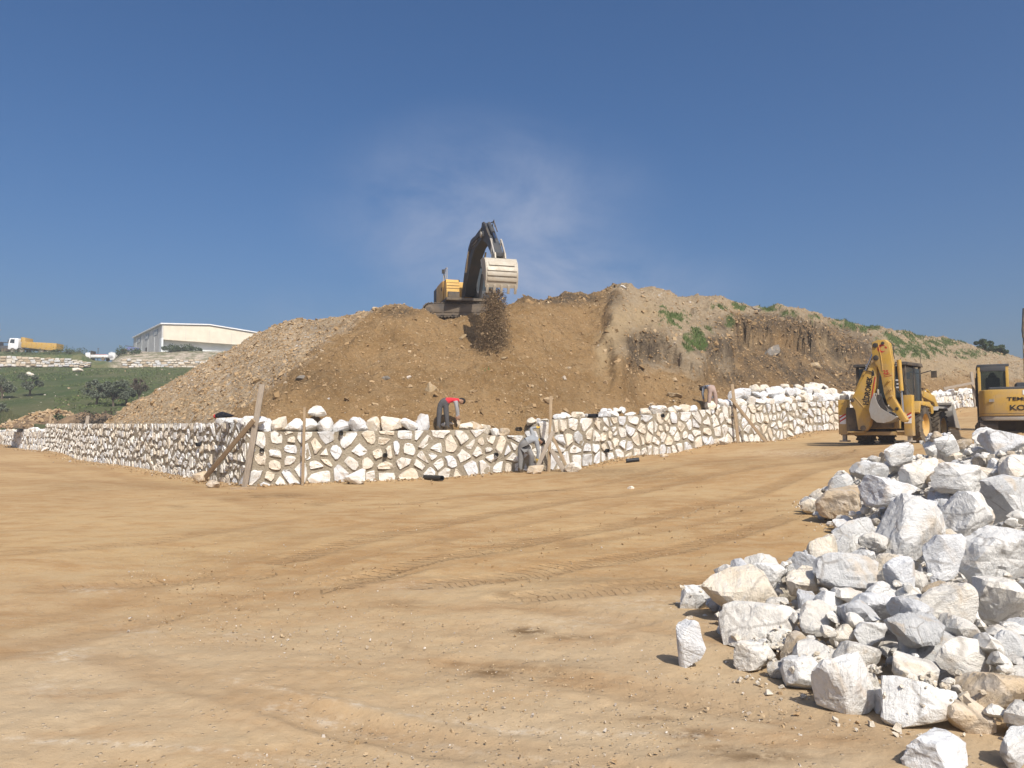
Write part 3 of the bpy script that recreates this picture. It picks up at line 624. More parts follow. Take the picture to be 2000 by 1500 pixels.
def stone_mesh(q, c, proud, g):
    """one stone of 40-60 triangles; local: u, outward, v"""
    n = len(q); ring = []
    for i in range(n):
        a = q[i] - c; b = q[(i + 1) % n] - c; l = np.linalg.norm(b - a)
        ring.append(a * g.uniform(.80, 1.0))
        if l > .16: ring.append((a * .5 + b * .5) * g.uniform(.84, 1.10))
    ring = np.array(ring)[:11]; n = len(ring); nz = g.normal(0, .2, 2)
    V = []
    for s, o in ((1.02, -.06), (1.0, proud * .55), (.91, proud * .95), (.5, proud * 1.02)):
        for p in ring: 
            e = g.normal(0, .012, 2) if s < 1 else (0, 0)
            V.append((p[0] * s + e[0], -(o + (p[0] * nz[0] + p[1] * nz[1]) * (s < 1) * .35 + (g.normal(0, .012) if s < 1 else 0)), p[1] * s + e[1]))
    V.append((0, -proud * 1.02, 0)); F = []
    for k in range(3):
        for i in range(n): F.append((k * n + i, k * n + (i + 1) % n, (k + 1) * n + (i + 1) % n)); F.append((k * n + i, (k + 1) * n + (i + 1) % n, (k + 1) * n + i))
    for i in range(n): F.append((3 * n + i, 3 * n + (i + 1) % n, 4 * n))
    return mesh_np('stone', np.array(V), np.array(F), True, 30)
def wall_seg(p0, p1, lo, hi, thick, label, seed, du=.5, dv=.42, gap=.07, proud=(.05, .1), limit=300, tones=('pale', 'cream', 'white', 'bluish', 'grey'), tw=(.3, .28, .24, .14, .04), skip=None, stones=True):
    """lo, hi: heights of the wall's foot and top along u"""
    g = np.random.default_rng(seed); p0 = Vector(p0); p1 = Vector(p1); L = (p1 - p0).length; ang = math.atan2(p1.y - p0.y, p1.x - p0.x)
    n = max(4, int(L / .25)); mb = MB(); us = [L * i / n for i in range(n + 1)]
    front = [[(u, .02 * g.normal() , lo(u) - .5 + (hi(u) + .0 - lo(u) + .5) * r / 6) for r in range(7)] for u in us]
    vs = []; fs = []
    for c_ in front: vs += c_
    k = 7
    for i in range(n):
        for r in range(6): fs.append((i * k + r, (i + 1) * k + r, (i + 1) * k + r + 1, i * k + r + 1))
    b = len(vs)
    for u in us: vs += [(u, thick, hi(u) + .01 * g.normal()), (u, thick, lo(u) - .5)]
    for i in range(n):
        fs.append((i * k + 6, (i + 1) * k + 6, b + (i + 1) * 2, b + i * 2)); fs.append((b + i * 2, b + (i + 1) * 2, b + (i + 1) * 2 + 1, b + i * 2 + 1))
    fs.append(tuple([r for r in range(7)][::-1]) + (b + 1, b)); e = n * k; fs.append(tuple(e + r for r in range(7)) + (b + n * 2, b + n * 2 + 1))
    mb.add(vs, fs)
    o = mb.build('retaining_wall', MORTAR, None, sharp=60, loc=(p0.x, p0.y, 0), rot=(0, 0, ang)); tag(o, label, 'wall', 'mortared stone retaining walls')
    if not stones: return o, L
    cells = stone_cells(L, lambda u: lo(u) - .02, hi, du, dv, gap, g, skip)
    M4 = Matrix.Translation((p0.x, p0.y, 0)) @ Matrix.Rotation(ang, 4, 'Z')
    def vis_size(c): w_ = M4 @ Vector((c[0][0], 0, c[0][1])); return c[2].prod() / (w_.length ** 2)
    cells.sort(key=vis_size, reverse=True)
    rest_v, rest_f, base = [], [], 0
    for i, (c, q, ext) in enumerate(cells):
        me = stone_mesh(q, c, g.uniform(*proud) * min(1, .4 + ext.min()), g)
        if i < limit:
            s = link('stone', me, WSTONE, o, (c[0], -.012, c[1])); tone(s, g.choice(tones, p=tw))
        else:
            v = np.empty(len(me.vertices) * 3, np.float32); me.vertices.foreach_get('co', v); v = v.reshape(-1, 3) + np.array([c[0], -.012, c[1]])
            f = np.empty(len(me.loops), np.int32); me.loops.foreach_get('vertex_index', f); rest_v.append(v); rest_f.append(f.reshape(-1, 3) + base); base += len(v); bpy.data.meshes.remove(me)
    if rest_v:
        s = link('small_stones', mesh_np('small_stones', np.concatenate(rest_v), np.concatenate(rest_f), True, 30), WSTONE, o); s['kind'] = 'stuff'; tone(s, 'pale')
    return o, L
def lin(L, *pts): 
    xs = [p[0] * L for p in pts]; ys = [p[1] for p in pts]
    return lambda u: float(np.interp(u, xs, ys))
def wv(i): return Vector((WN[i][0], WN[i][1], 0))
def gline(p0, p1):
    L = (p1 - p0).length; d = (p1 - p0) / L
    xs = np.linspace(0, L, 40); zs = [float(ground_z(p0.x + d.x * x, p0.y + d.y * x)) for x in xs]
    return lambda u: float(np.interp(u, xs, zs))
A_, B_, C_, D_, E_, F__, H_ = [wv(i) for i in (0, 2, 3, 4, 5, 6, 7)]
LF = (D_ - C_).length
wall_low, _ = wall_seg(A_, B_, gline(A_, B_), lin((B_ - A_).length, (0, 1.95), (1, 1.84)), .6, 'far low end of the pale stone wall at the left edge below the field', 101, du=.5, dv=.4, limit=150)
LL = (C_ - B_).length
wall_left, _ = wall_seg(B_, C_ + (B_ - C_).normalized() * .02, gline(B_, C_), lin(LL, (0, 2.36), (.3, 2.25), (.6, 2.12), (1, 2.02)), .7, 'long stone retaining wall running back to the left from the corner pole', 102, du=.44, dv=.36, gap=.125, proud=(.015, .05), limit=300)
hf = lin(LF, (0, 1.72), (.28, 1.72), (.5, 1.76), (.74, 1.80), (.80, 1.55), (.93, 1.62), (.95, 2.0), (1, 2.1))
wall_front, _ = wall_seg(C_, D_, gline(C_, D_), hf, .8, 'front stone retaining wall between the corner pole and the crouching worker', 103, du=.60, dv=.42, gap=.11, proud=(.025, .065))
LR = (F__ - D_).length
def bend(u): return 0
wall_right, _ = wall_seg(D_, E_, gline(D_, E_), lin((E_ - D_).length, (0, 2.15), (.3, 2.3), (.6, 2.55), (.85, 2.75), (1, 3.0)), .8, 'stone retaining wall right of the crouching worker with a worker standing on top', 104, du=.54, dv=.41, gap=.105, proud=(.025, .065))
wall_right2, _ = wall_seg(E_, F__, gline(E_, F__), lin((F__ - E_).length, (0, 2.95), (.5, 3.2), (1, 3.45)), .8, 'stone retaining wall section running up behind the backhoe loader', 105, du=.5, dv=.40, gap=.10, proud=(.025, .065))
wall_far, _ = wall_seg(F__, H_, gline(F__, H_), lin((H_ - F__).length, (0, 3.45), (.5, 3.9), (1, 4.7)), .8, 'far white stone wall seen between the backhoe loader and the excavator', 106, du=.5, dv=.36, gap=.06, proud=(.08, .16), limit=220)

# big stones laid along the top, parts of the walls
def cap_row(wall, p0, p1, u0, u1, ztop, wr, hr, seed, y0=.22, tones=('white', 'pale', 'cream', 'bluish'), jit=.05, keep=1.0, lvl=3, step=.92):
    g = np.random.default_rng(seed); L = (p1 - p0).length; u = u0 * L
    while u < u1 * L:
        wdt = g.uniform(*wr); hgt = g.uniform(*hr)
        if g.uniform() < keep:
            me, V = rock_mesh(int(seed * 1000 + u * 37), lvl, (wdt * 1.08, g.uniform(.42, .6), hgt), tilt=.12, npl=7)
            z = (ztop(u) if callable(ztop) else ztop) + hgt * .42
            s = link('stone', me, ROCK, wall, (u + wdt / 2, y0 + g.normal(0, jit), z)); tone(s, g.choice(tones))
        u += wdt * step
cap_row(wall_front, C_, D_, .0, .57, lambda u: hf(u) - .02, (.42, .80), (.46, .66), 201)
cap_row(wall_front, C_, D_, .5, .80, lambda u: hf(u) + .06, (.25, .42), (.22, .34), 202, y0=.8, tones=('cream', 'tan', 'pale'))
cap_row(wall_front, C_, D_, .69, .86, lambda u: hf(u) - .04, (.32, .5), (.3, .42), 203, y0=.5, tones=('cream', 'pale', 'tan'))
cap_row(wall_front, C_, D_, .93, 1.0, lambda u: 2.0, (.25, .4), (.2, .3), 204, y0=.4)
tr = lin((E_ - D_).length, (0, 2.15), (.3, 2.3), (.6, 2.55), (.85, 2.75), (1, 3.0))
cap_row(wall_right, D_, E_, .02, .5, tr, (.3, .55), (.16, .3), 205, y0=.35, keep=.75)
cap_row(wall_right, D_, E_, .45, .74, lambda u: tr(u) - .05, (.35, .7), (.3, .45), 206, y0=.2)
cap_row(wall_right, D_, E_, .84, .98, lambda u: tr(u) - .05, (.35, .7), (.35, .55), 226, y0=.2)
cap_row(wall_right, D_, E_, .30, .42, lambda u: tr(u) + .12, (.3, .5), (.2, .3), 216, y0=.8)
tr2 = lin((F__ - E_).length, (0, 2.95), (.5, 3.2), (1, 3.45))
cap_row(wall_right2, E_, F__, .0, 1.0, lambda u: tr2(u) - .03, (.4, .85), (.35, .6), 207, y0=.2)
cap_row(wall_right2, E_, F__, .06, 1.0, lambda u: tr2(u) + .36, (.45, .9), (.32, .55), 208, y0=.55)
cap_row(wall_right2, E_, F__, .3, 1.0, lambda u: tr2(u) + .62, (.5, .9), (.3, .5), 209, y0=.95, keep=.8)
cap_row(wall_far, F__, H_, 0, 1.0, lin((H_ - F__).length, (0, 3.45), (.5, 3.9), (1, 4.7)), (.4, .8), (.3, .6), 210, y0=.3)
cap_row(wall_low, A_, B_, .2, 1.0, 1.8, (.4, .8), (.2, .4), 211, y0=.3, keep=.7, lvl=2)
cap_row(wall_left, B_, C_, .9, 1.0, 1.9, (.4, .7), (.25, .4), 212, y0=.25)

# ------------------------------------------------------------------ heap of quarried rocks, bottom right
PP = [(1.68,5.9),(1.66,7.2),(2.25,8.1),(3.1,8.6),(4.1,9.6),(4.9,11.2),(5.4,13.2),(5.6,15.0),(6.4,17.2),(9,19),(13,19),(14,12),(10,5),(6,3.5),(3.6,3.75),(2.7,4.05),(2.22,4.35),(1.88,4.7),(1.7,5.2)]
def pile_in(X, Y):
    X = np.asarray(X, float); Y = np.asarray(Y, float); ins = np.zeros(X.shape, bool); d = np.full(X.shape, 1e9)
    for i in range(len(PP)):
        (x0, y0), (x1, y1) = PP[i], PP[(i + 1) % len(PP)]; dx, dy = x1 - x0, y1 - y0
        t = np.clip(((X - x0) * dx + (Y - y0) * dy) / (dx * dx + dy * dy), 0, 1); d = np.minimum(d, np.hypot(X - x0 - t * dx, Y - y0 - t * dy))
        c = ((y0 > Y) != (y1 > Y)) & (X < dx * (Y - y0) / (dy + 1e-12) + x0); ins ^= c
    return np.where(ins, d, -d)
def pile_z(X, Y):
    d = pile_in(X, Y); hm = 1.55 * sstep(5.0, 11.0, np.asarray(Y, float)) + .42
    return ground_z(X, Y) + hm * (1 - np.exp(-np.maximum(d, 0) * (.5 + .45 * sstep(7., 11., np.asarray(Y, float))) / hm))
def ppt(px, py):
    a, c = ray(px, py); ds = np.linspace(2.5, 24, 1400); zz = CAMZ + c * ds - pile_z(a * ds, ds); i = np.argmax(zz < 0) if (zz < 0).any() else int(np.argmin(zz))
    return ds[i]
RES = .045; GX0, GY0, NXg, NYg = 0.8, 2.6, 300, 380
hx, hy = np.meshgrid(GX0 + RES * np.arange(NXg), GY0 + RES * np.arange(NYg), indexing='ij')
TGT = pile_z(hx, hy); DIN = pile_in(hx, hy); HM = np.where(DIN > 0, np.maximum(ground_z(hx, hy), TGT - .30), ground_z(hx, hy))
def foot(V, x, y):
    """cells under a rock with its lowest and highest z there"""
    i0 = int((x + V[:, 0].min() - GX0) / RES); j0 = int((y + V[:, 1].min() - GY0) / RES); i1 = int((x + V[:, 0].max() - GX0) / RES) + 1; j1 = int((y + V[:, 1].max() - GY0) / RES) + 1
    if i0 < 0 or j0 < 0 or i1 >= NXg or j1 >= NYg: return None
    I = ((V[:, 0] + x - GX0) / RES).round().astype(int) - i0; J = ((V[:, 1] + y - GY0) / RES).round().astype(int) - j0
    lo = np.full((i1 - i0 + 1, j1 - j0 + 1), 9.0); hi = np.full(lo.shape, -9.0)
    I = np.clip(I, 0, lo.shape[0] - 1); J = np.clip(J, 0, lo.shape[1] - 1); np.minimum.at(lo, (I, J), V[:, 2]); np.maximum.at(hi, (I, J), V[:, 2])
    return (slice(i0, i0 + lo.shape[0]), slice(j0, j0 + lo.shape[1])), lo, hi
def ground_rock(name, me, V, loc, t, label, group=None):
    o = link(name, me, ROCK, None, loc); tone(o, t); tag(o, label, 'rock', group); return o
KEYS = [  # centre px, py, width, height in photo pixels, tone, label
 (1772,1032,150,128,'white','largest pale grey boulder in the rock heap, wedge shaped with an overhanging underside'),
 (1742,958,100,60,'bluish','flat grey-white boulder lying on top of the largest wedge-shaped boulder'),
 (1668,1048,88,72,'grey','dark grey square boulder with a shaded front, left of the largest boulder'),
 (1888,1008,104,92,'white','white boulder leaning left, between the largest boulder and the right frame edge'),
 (1938,1086,132,112,'white','big flat-faced white boulder with brown pitted marks near the right edge'),
 (1848,1092,86,92,'bluish','upright bluish white boulder left of the brown-pitted boulder'),
 (1962,975,110,90,'grey','large grey-white boulder with a shaded left side at the right frame edge'),
 (1608,1078,66,66,'cream','cream pitted boulder just left of the dark grey square boulder'),
 (1652,1122,126,78,'grey','long half-shaded boulder slanting below the dark grey square boulder'),
 (1643,984,92,58,'tan','cream and tan boulder at the left tip of the upper heap'),
 (1586,992,44,34,'cream','small pointed cream stone at the very left tip of the upper heap'),
 (1641,945,46,38,'grey','grey cube-shaped rock on the tan boulder at the left tip'),
 (1750,888,54,42,'white','white rock on the far crest of the heap below the backhoe tyre'),
 (1850,873,56,44,'white','square white rock on the crest of the heap, right of the backhoe tyres'),
 (1966,866,84,50,'bluish','broad bluish rock on the crest in front of the excavator tracks'),
 (1925,850,60,34,'white','pointed white rock standing highest on the crest below the excavator'),
 (1450,1158,156,94,'cream','big rounded cream boulder at the left end of the lower heap'),
 (1488,1222,150,82,'pale','broad cream boulder lying below the rounded cream boulder'),
 (1362,1174,66,48,'white','round white rock at the leftmost foot of the heap'),
 (1500,1126,62,50,'white','white rock behind the big rounded cream boulder'),
 (1566,1138,62,56,'cream','cream block right of the big rounded cream boulder'),
 (1650,1352,116,112,'white','large upright white boulder at the front foot of the heap'),
 (1782,1388,134,88,'white','wide white boulder right of the upright front boulder'),
 (1786,1312,84,72,'pale','pale square block behind the wide front boulder'),
 (1880,1288,114,80,'pale','broad pale boulder in the middle right of the lower heap'),
 (1938,1362,128,104,'tan','large flat tan boulder at the lower right of the heap'),
 (1572,1324,76,62,'white','white wedge-shaped rock left of the upright front boulder'),
 (1474,1292,74,54,'pale','pale stone lying at the left foot below the broad cream boulder'),
 (1828,1486,128,76,'bluish','bluish grey boulder at the bottom edge of the picture'),
 (1995,1474,80,72,'grey','grey boulder at the bottom right corner'),
 (1762,1128,58,76,'bluish','egg-shaped upright bluish rock below the largest boulder'),
 (1958,1178,100,90,'pale','pale sloping slab below the brown-pitted boulder'),
 (1848,1188,100,92,'pale','pale angular boulder in the middle of the heap'),
 (1886,1410,84,62,'tan','brownish stone between the wide front boulder and the tan boulder'),
 (1598,1208,72,58,'pale','pale block right of the broad cream boulder'),
 (1982,1268,70,66,'grey','grey-white rock at the right edge above the tan boulder'),
 (1712,1180,90,48,'bluish','long bluish white slab below the egg-shaped rock'),
 (1648,1240,60,44,'cream','small cream stone in the middle of the lower heap'),
 (1700,1238,66,46,'white','white stone in the middle of the lower heap, beside a small cream one'),
 (1620,1180,54,50,'white','white stone below the long half-shaded boulder'),
 (1880,935,110,58,'white','broad white rock in the upper heap behind the leaning white boulder'),
 (1800,925,80,48,'pale','pale rock in the upper heap above the largest boulder'),
 (1985,915,70,50,'pale','pale rock at the right edge below the crest'),
 (1700,925,70,44,'grey','grey shaded rock near the far crest of the upper heap'),
]
KREC = []
for i, (px, py, wp, hp, t, lab) in enumerate(KEYS):
    d = ppt(px, min(py + hp * .42, 1640)); k = d / 1500.0; wd = wp * k; hd = hp * k; dep = (.75 + .2 * math.sin(i * 2.3)) * min(wd, hd * 1.5)
    dims = (wd * 1.05, dep, hd * 1.08); me, V = rock_mesh(3000 + i, 4, dims, tilt=.10, npl=7, rough=.05)
    c = P(px, py, d + dep * .35)
    low = float(ground_z(c.x, c.y)) - V[:, 2].min() - .02
    if c.z < low: c.z = low
    ft = foot(V, c.x, c.y)
    if ft: 
        sl, lo, hi = ft; HM[sl] = np.maximum(HM[sl], np.where(hi > -8, hi + c.z, -9))
    ground_rock('rock', me, V, c, t, lab); KREC.append((px, py, wp, hp, c, lab, t))
d = gpt(1350, 1308); me, V = rock_mesh(3333, 4, (.19, .15, .33), tilt=.1, npl=10); ground_rock('rock', me, V, (d.x, d.y + .05, d.z - V[:, 2].min() - .015), 'bluish', 'single bluish white stone standing upright on the dirt left of the heap')
# fill: rocks dropped onto the heap one after another
g = np.random.default_rng(55); sizes = np.sort(np.concatenate([g.uniform(.30, .52, 50), g.uniform(.18, .32, 130), g.uniform(.11, .18, 75)]))[::-1]
LIB = [(rock_mesh(5000 + i, 3, (1.0, g.uniform(.6, .95), g.uniform(.5, .85)), tilt=.3)) for i in range(44)]
short = {'white': 'white', 'grey': 'grey', 'bluish': 'bluish grey', 'cream': 'cream', 'tan': 'tan', 'pale': 'off-white'}
groups = {}
ALIAS = dict(zip([q[5] for q in KEYS], ['largest boulder', 'flat boulder on the largest one', 'dark grey square boulder', 'leaning white boulder', 'brown-pitted boulder', 'upright bluish boulder', 'shaded right-edge boulder', 'cream pitted boulder', 'long half-shaded boulder', 'tan left-tip boulder', 'pointed cream tip stone', 'grey cube rock', 'crest rock below the tyre', 'square crest rock', 'broad bluish crest rock', 'highest pointed crest rock', 'big rounded cream boulder', 'broad cream boulder', 'leftmost round rock', 'white rock behind the cream boulder', 'cream block', 'upright front boulder', 'wide front boulder', 'pale square block', 'broad pale boulder', 'flat tan boulder', 'white wedge rock', 'pale left-foot stone', 'bottom-edge bluish boulder', 'bottom-corner grey boulder', 'egg-shaped rock', 'pale sloping slab', 'pale angular boulder', 'brownish stone', 'pale block', 'right-edge grey-white rock', 'long bluish slab', 'middle cream stone', 'middle white stone', 'stone under the half-shaded boulder', 'broad white upper rock', 'pale upper rock', 'pale right-edge rock', 'grey shaded crest rock']))
def near_phrase(lab): return ALIAS[lab]
def _np_old(lab): return lab.split(',')[0].split(' with ')[0].split(' lying ')[0].split(' leaning ')[0].split(' between ')[0].split(' below ')[0].split(' behind ')[0].split(' left ')[0].split(' right ')[0].split(' at ')[0].split(' on ')[0].split(' in ')[0]
for s in sizes:
    best = None
    for _ in range(26):
        lo_d = 4.0 if s < .35 else 5.0
        y = g.uniform(lo_d, 17.5) if s > .2 else g.uniform(3.9, 11); x = g.uniform(1.3, min(9.5, .70 * y + .25))
        din = float(pile_in(x, y))
        if din < s * .25: continue
        idx = g.integers(len(LIB)); rz = g.uniform(0, 6.28); me, V0 = LIB[idx]; ca, sa = math.cos(rz), math.sin(rz)
        V = (V0 * s) @ np.array([[ca, sa, 0], [-sa, ca, 0], [0, 0, 1]]); ft = foot(V, x, y)
        if not ft: continue
        sl, lo, hi = ft; mk_ = lo < 8; gap_ = np.where(mk_, HM[sl] - lo, -9); z = np.quantile(gap_[mk_], .82); top = z + V[:, 2].max()
        over = top - float(pile_z(x, y)); px, py = toPx(x, y, z)
        hid = any(abs(px - q[0]) < q[2] * .42 and abs(py - q[1]) < q[3] * .42 and y < q[4].y for q in KREC)
        if hid or px > 2060: continue
        sc_ = abs(over - s * .35) + (.6 if over > s * .8 else 0)
        if best is None or sc_ < best[0]: best = (sc_, x, y, z, rz, me, V, sl, lo, hi, px, py)
    if best is None or best[0] > .75: continue
    _, x, y, z, rz, me, V, sl, lo, hi, px, py = best
    HM[sl] = np.maximum(HM[sl], np.where(hi > -8, hi + z, -9))
    t = g.choice(['white', 'pale', 'bluish', 'cream', 'grey', 'tan'], p=[.3, .27, .18, .13, .07, .05])
    q = min(KREC, key=lambda q: math.hypot(q[0] - px, q[1] - py)); side = 'above' if py < q[1] - q[3] * .35 else ('below' if py > q[1] + q[3] * .35 else ('left of' if px < q[0] else 'right of'))
    szw = 'medium' if s > .38 else ('small' if s > .2 else 'fist-sized')
    lab = f'{szw} {short[t]} stone just {side} the {near_phrase(q[5])}'
    o = link('rock', me, ROCK, None, (x, y, z)); o.rotation_euler = (0, 0, rz); o.scale = (s, s, s); tone(o, t); tag(o, lab, 'rock', 'stones filling the rock heap'); groups.setdefault(lab, []).append((px, o))
ORD = ['leftmost', 'second', 'third', 'fourth', 'fifth', 'sixth', 'seventh', 'eighth']
for lab, lst in groups.items():
    if len(lst) > 1:
        for i, (px, o) in enumerate(sorted(lst, key=lambda q: q[0])): o['label'] = lab + (', leftmost of them' if i == 0 else f', {ORD[min(i, 7)]} from left')
# small rubble in the gaps, and the bed beneath
n = 16000; x = g.uniform(1.2, 9, n); y = 3.8 * (4.4 ** g.uniform(0, 1, n)); k = (pile_in(x, y) > -.35 * g.uniform(0, 1, n) ** 3) & (np.abs(x) < .72 * y); x, y = x[k], y[k]
sz = np.clip(g.lognormal(-3.35, .55, len(x)), .012, .11); I = np.clip(((x - GX0) / RES).astype(int), 0, NXg - 1); J = np.clip(((y - GY0) / RES).astype(int), 0, NYg - 1)
lowz = np.where(pile_in(x, y) > 0, np.maximum(ground_z(x, y), pile_z(x, y) - .26), ground_z(x, y)); ok = HM[I, J] < lowz + .22
x, y, sz, lowz = x[ok], y[ok], sz[ok], np.maximum(lowz, HM[I, J])[ok]
V_, F_, T_ = chips(np.stack([x, y, lowz + sz * .25], 1), sz, .7, .6, np.clip(g.normal(.95, .12, len(x)), .5, 1))
me = mesh_np('rock_rubble', V_, F_, False); attr(me, 'tint', T_); tag(tone(link('rock_rubble', me, WSTONE), 'cream'), 'small white stone rubble in the gaps and foot of the rock heap', 'rubble', kind='stuff')
BL = [rock_verts(7000 + i, 2, (1, g.uniform(.6, .95), g.uniform(.5, .8)), npl=9) for i in range(10)]
n = 5200; x = g.uniform(1.2, 9.3, n); y = 3.8 * (4.6 ** g.uniform(0, 1, n)); k = (pile_in(x, y) > .0) & (np.abs(x) < .71 * y + .2); x, y = x[k], y[k]; Vs, Fs, base = [], [], 0; cnt = 0
I = np.clip(((x - GX0) / RES).round().astype(int), 0, NXg - 1); J = np.clip(((y - GY0) / RES).round().astype(int), 0, NYg - 1)
for xx, yy, i, j in zip(x, y, I, J):
    lowz = HM[i, j]; tgt = max(float(TGT[i, j]) - .02, float(ground_z(xx, yy)))
    if lowz > tgt + .10: continue
    sz = min(.20, g.lognormal(-2.35, .4)); V, F = BL[g.integers(10)]; a = g.uniform(0, 6.28); ca, sa = math.cos(a), math.sin(a); V = (V * sz) @ np.array([[ca, sa, 0], [-sa, ca, 0], [0, 0, 1]]) + np.array([xx, yy, lowz + sz * .28]); r_ = max(1, int(sz * .4 / RES)); HM[max(0, i - r_):i + r_ + 1, max(0, j - r_):j + r_ + 1] = np.maximum(HM[max(0, i - r_):i + r_ + 1, max(0, j - r_):j + r_ + 1], lowz + sz * .4)
    Vs.append(V); Fs.append(F + base); base += len(V); cnt += 1
    if cnt > 1700: break
tag(tone(link('small_heap_stones', mesh_np('small_heap_stones', np.concatenate(Vs), np.concatenate(Fs), True, 20), ROCK), 'pale'), 'fist-sized off-white stones packed in the gaps of the rock heap', 'stones', kind='stuff')
bi = slice(0, NXg, 3); bj = slice(0, NYg, 3); bx_, by_ = hx[bi, bj], hy[bi, bj]; bz_ = np.where(DIN[bi, bj] > .05, np.maximum(TGT[bi, bj] - .30, ground_z(bx_, by_) - .02), ground_z(bx_, by_) - .15) + .04 * fbm(bx_ * 4, by_ * 4, o=3, seed=7)
M = NM('heap_bed'); HB = M.done(M.mix(M.vor(9, out='Color'), (.34, .31, .27), (.50, .47, .42)), .95, M.bump(M.vor(9), .08, 1.0))
tag(link('heap_bed', mesh_np('heap_bed', np.stack([bx_, by_, bz_], -1).reshape(-1, 3), grid_faces(*bx_.shape)[:, ::-1]), HB), 'bed of crushed stone under the rock heap', 'rubble', kind='stuff')
# ------------------------------------------------------------------ machine materials
def paint(name, c, dust=.35, rough=.45, dc=(.36, .27, .17), spec=.4, metal=0.0):
    M = NM(name); n1 = M.noise(2.2, 6, .65); n2 = M.noise(14, 5, .7)
    col = M.mix(M.math('MULTIPLY', M.rng(n1, .35, .7), dust), c, dc); col = M.mix(M.math('MULTIPLY', M.rng(n2, .58, .72), dust * .9), col, (.12, .09, .06)); sx = M.n('SeparateXYZ'); M.t.links.new(M.coord(), sx.inputs[0])
    col = M.mix(M.math('MULTIPLY', M.math('MULTIPLY', M.rng(sx.outputs[2], 1.5, .2), M.rng(n1, .3, .55, .3, 1)), dust * 1.3, True), col, dc); stk = M.noise(5, 5, .6, M.mapv((6, 6, .6))); col = M.mix(M.math('MULTIPLY', M.rng(stk, .55, .72), dust * .7), col, (.16, .115, .07))
    return M.done(col, M.rng(n1, .3, .7, rough, min(1, rough + .3)), M.bump(n2, .004, .4), metal=metal, spec=spec)
YEL = paint('yellow_paint', (.50, .30, .045), .5); AMB = paint('amber_paint', (.62, .37, .085), .35); CHAR = paint('charcoal_paint', (.04, .046, .055), .10, .5)
BLK = paint('black_plastic', (.018, .018, .02), .3, .6); RUB = paint('rubber', (.028, .026, .025), .55, .85, (.20, .155, .105), .2); STEEL = paint('worn_steel', (.42, .39, .33), .45, .55, (.40, .33, .24), .4, .25)
GREYS = paint('dusty_steel', (.33, .32, .30), .5, .6, (.33, .27, .20), .4, .1); TRK = paint('track_steel', (.045, .042, .04), .5, .65, (.17, .13, .09)); CHR = NM('chrome').done((.55, .55, .56), .25, metal=1.0)
WHT = paint('white_paint', (.74, .75, .76), .15, .4); REDP = NM('red_paint').done((.45, .03, .025), .6); BLUEP = paint('blue_paint', (.06, .11, .33), .2); LET = NM('lettering').done((.018, .018, .02), .6)
M = NM('cab_glass'); M.b.inputs['Transmission Weight'].default_value = .0; GLS = M.done((.035, .045, .05), .08, spec=.6)
M = NM('clear_glass'); t_ = M.n('BsdfTransparent'); g_ = M.n('BsdfGlossy'); g_.inputs['Roughness'].default_value = .03; m_ = M.n('MixShader'); fr = M.n('Fresnel'); fr.inputs[0].default_value = 1.5; t_.inputs[0].default_value = (.55, .6, .6, 1)
M.t.links.new(fr.outputs[0], m_.inputs[0]); M.t.links.new(t_.outputs[0], m_.inputs[1]); M.t.links.new(g_.outputs[0], m_.inputs[2]); M.t.links.new(m_.outputs[0], M.out.inputs[0]); CLG = M.m

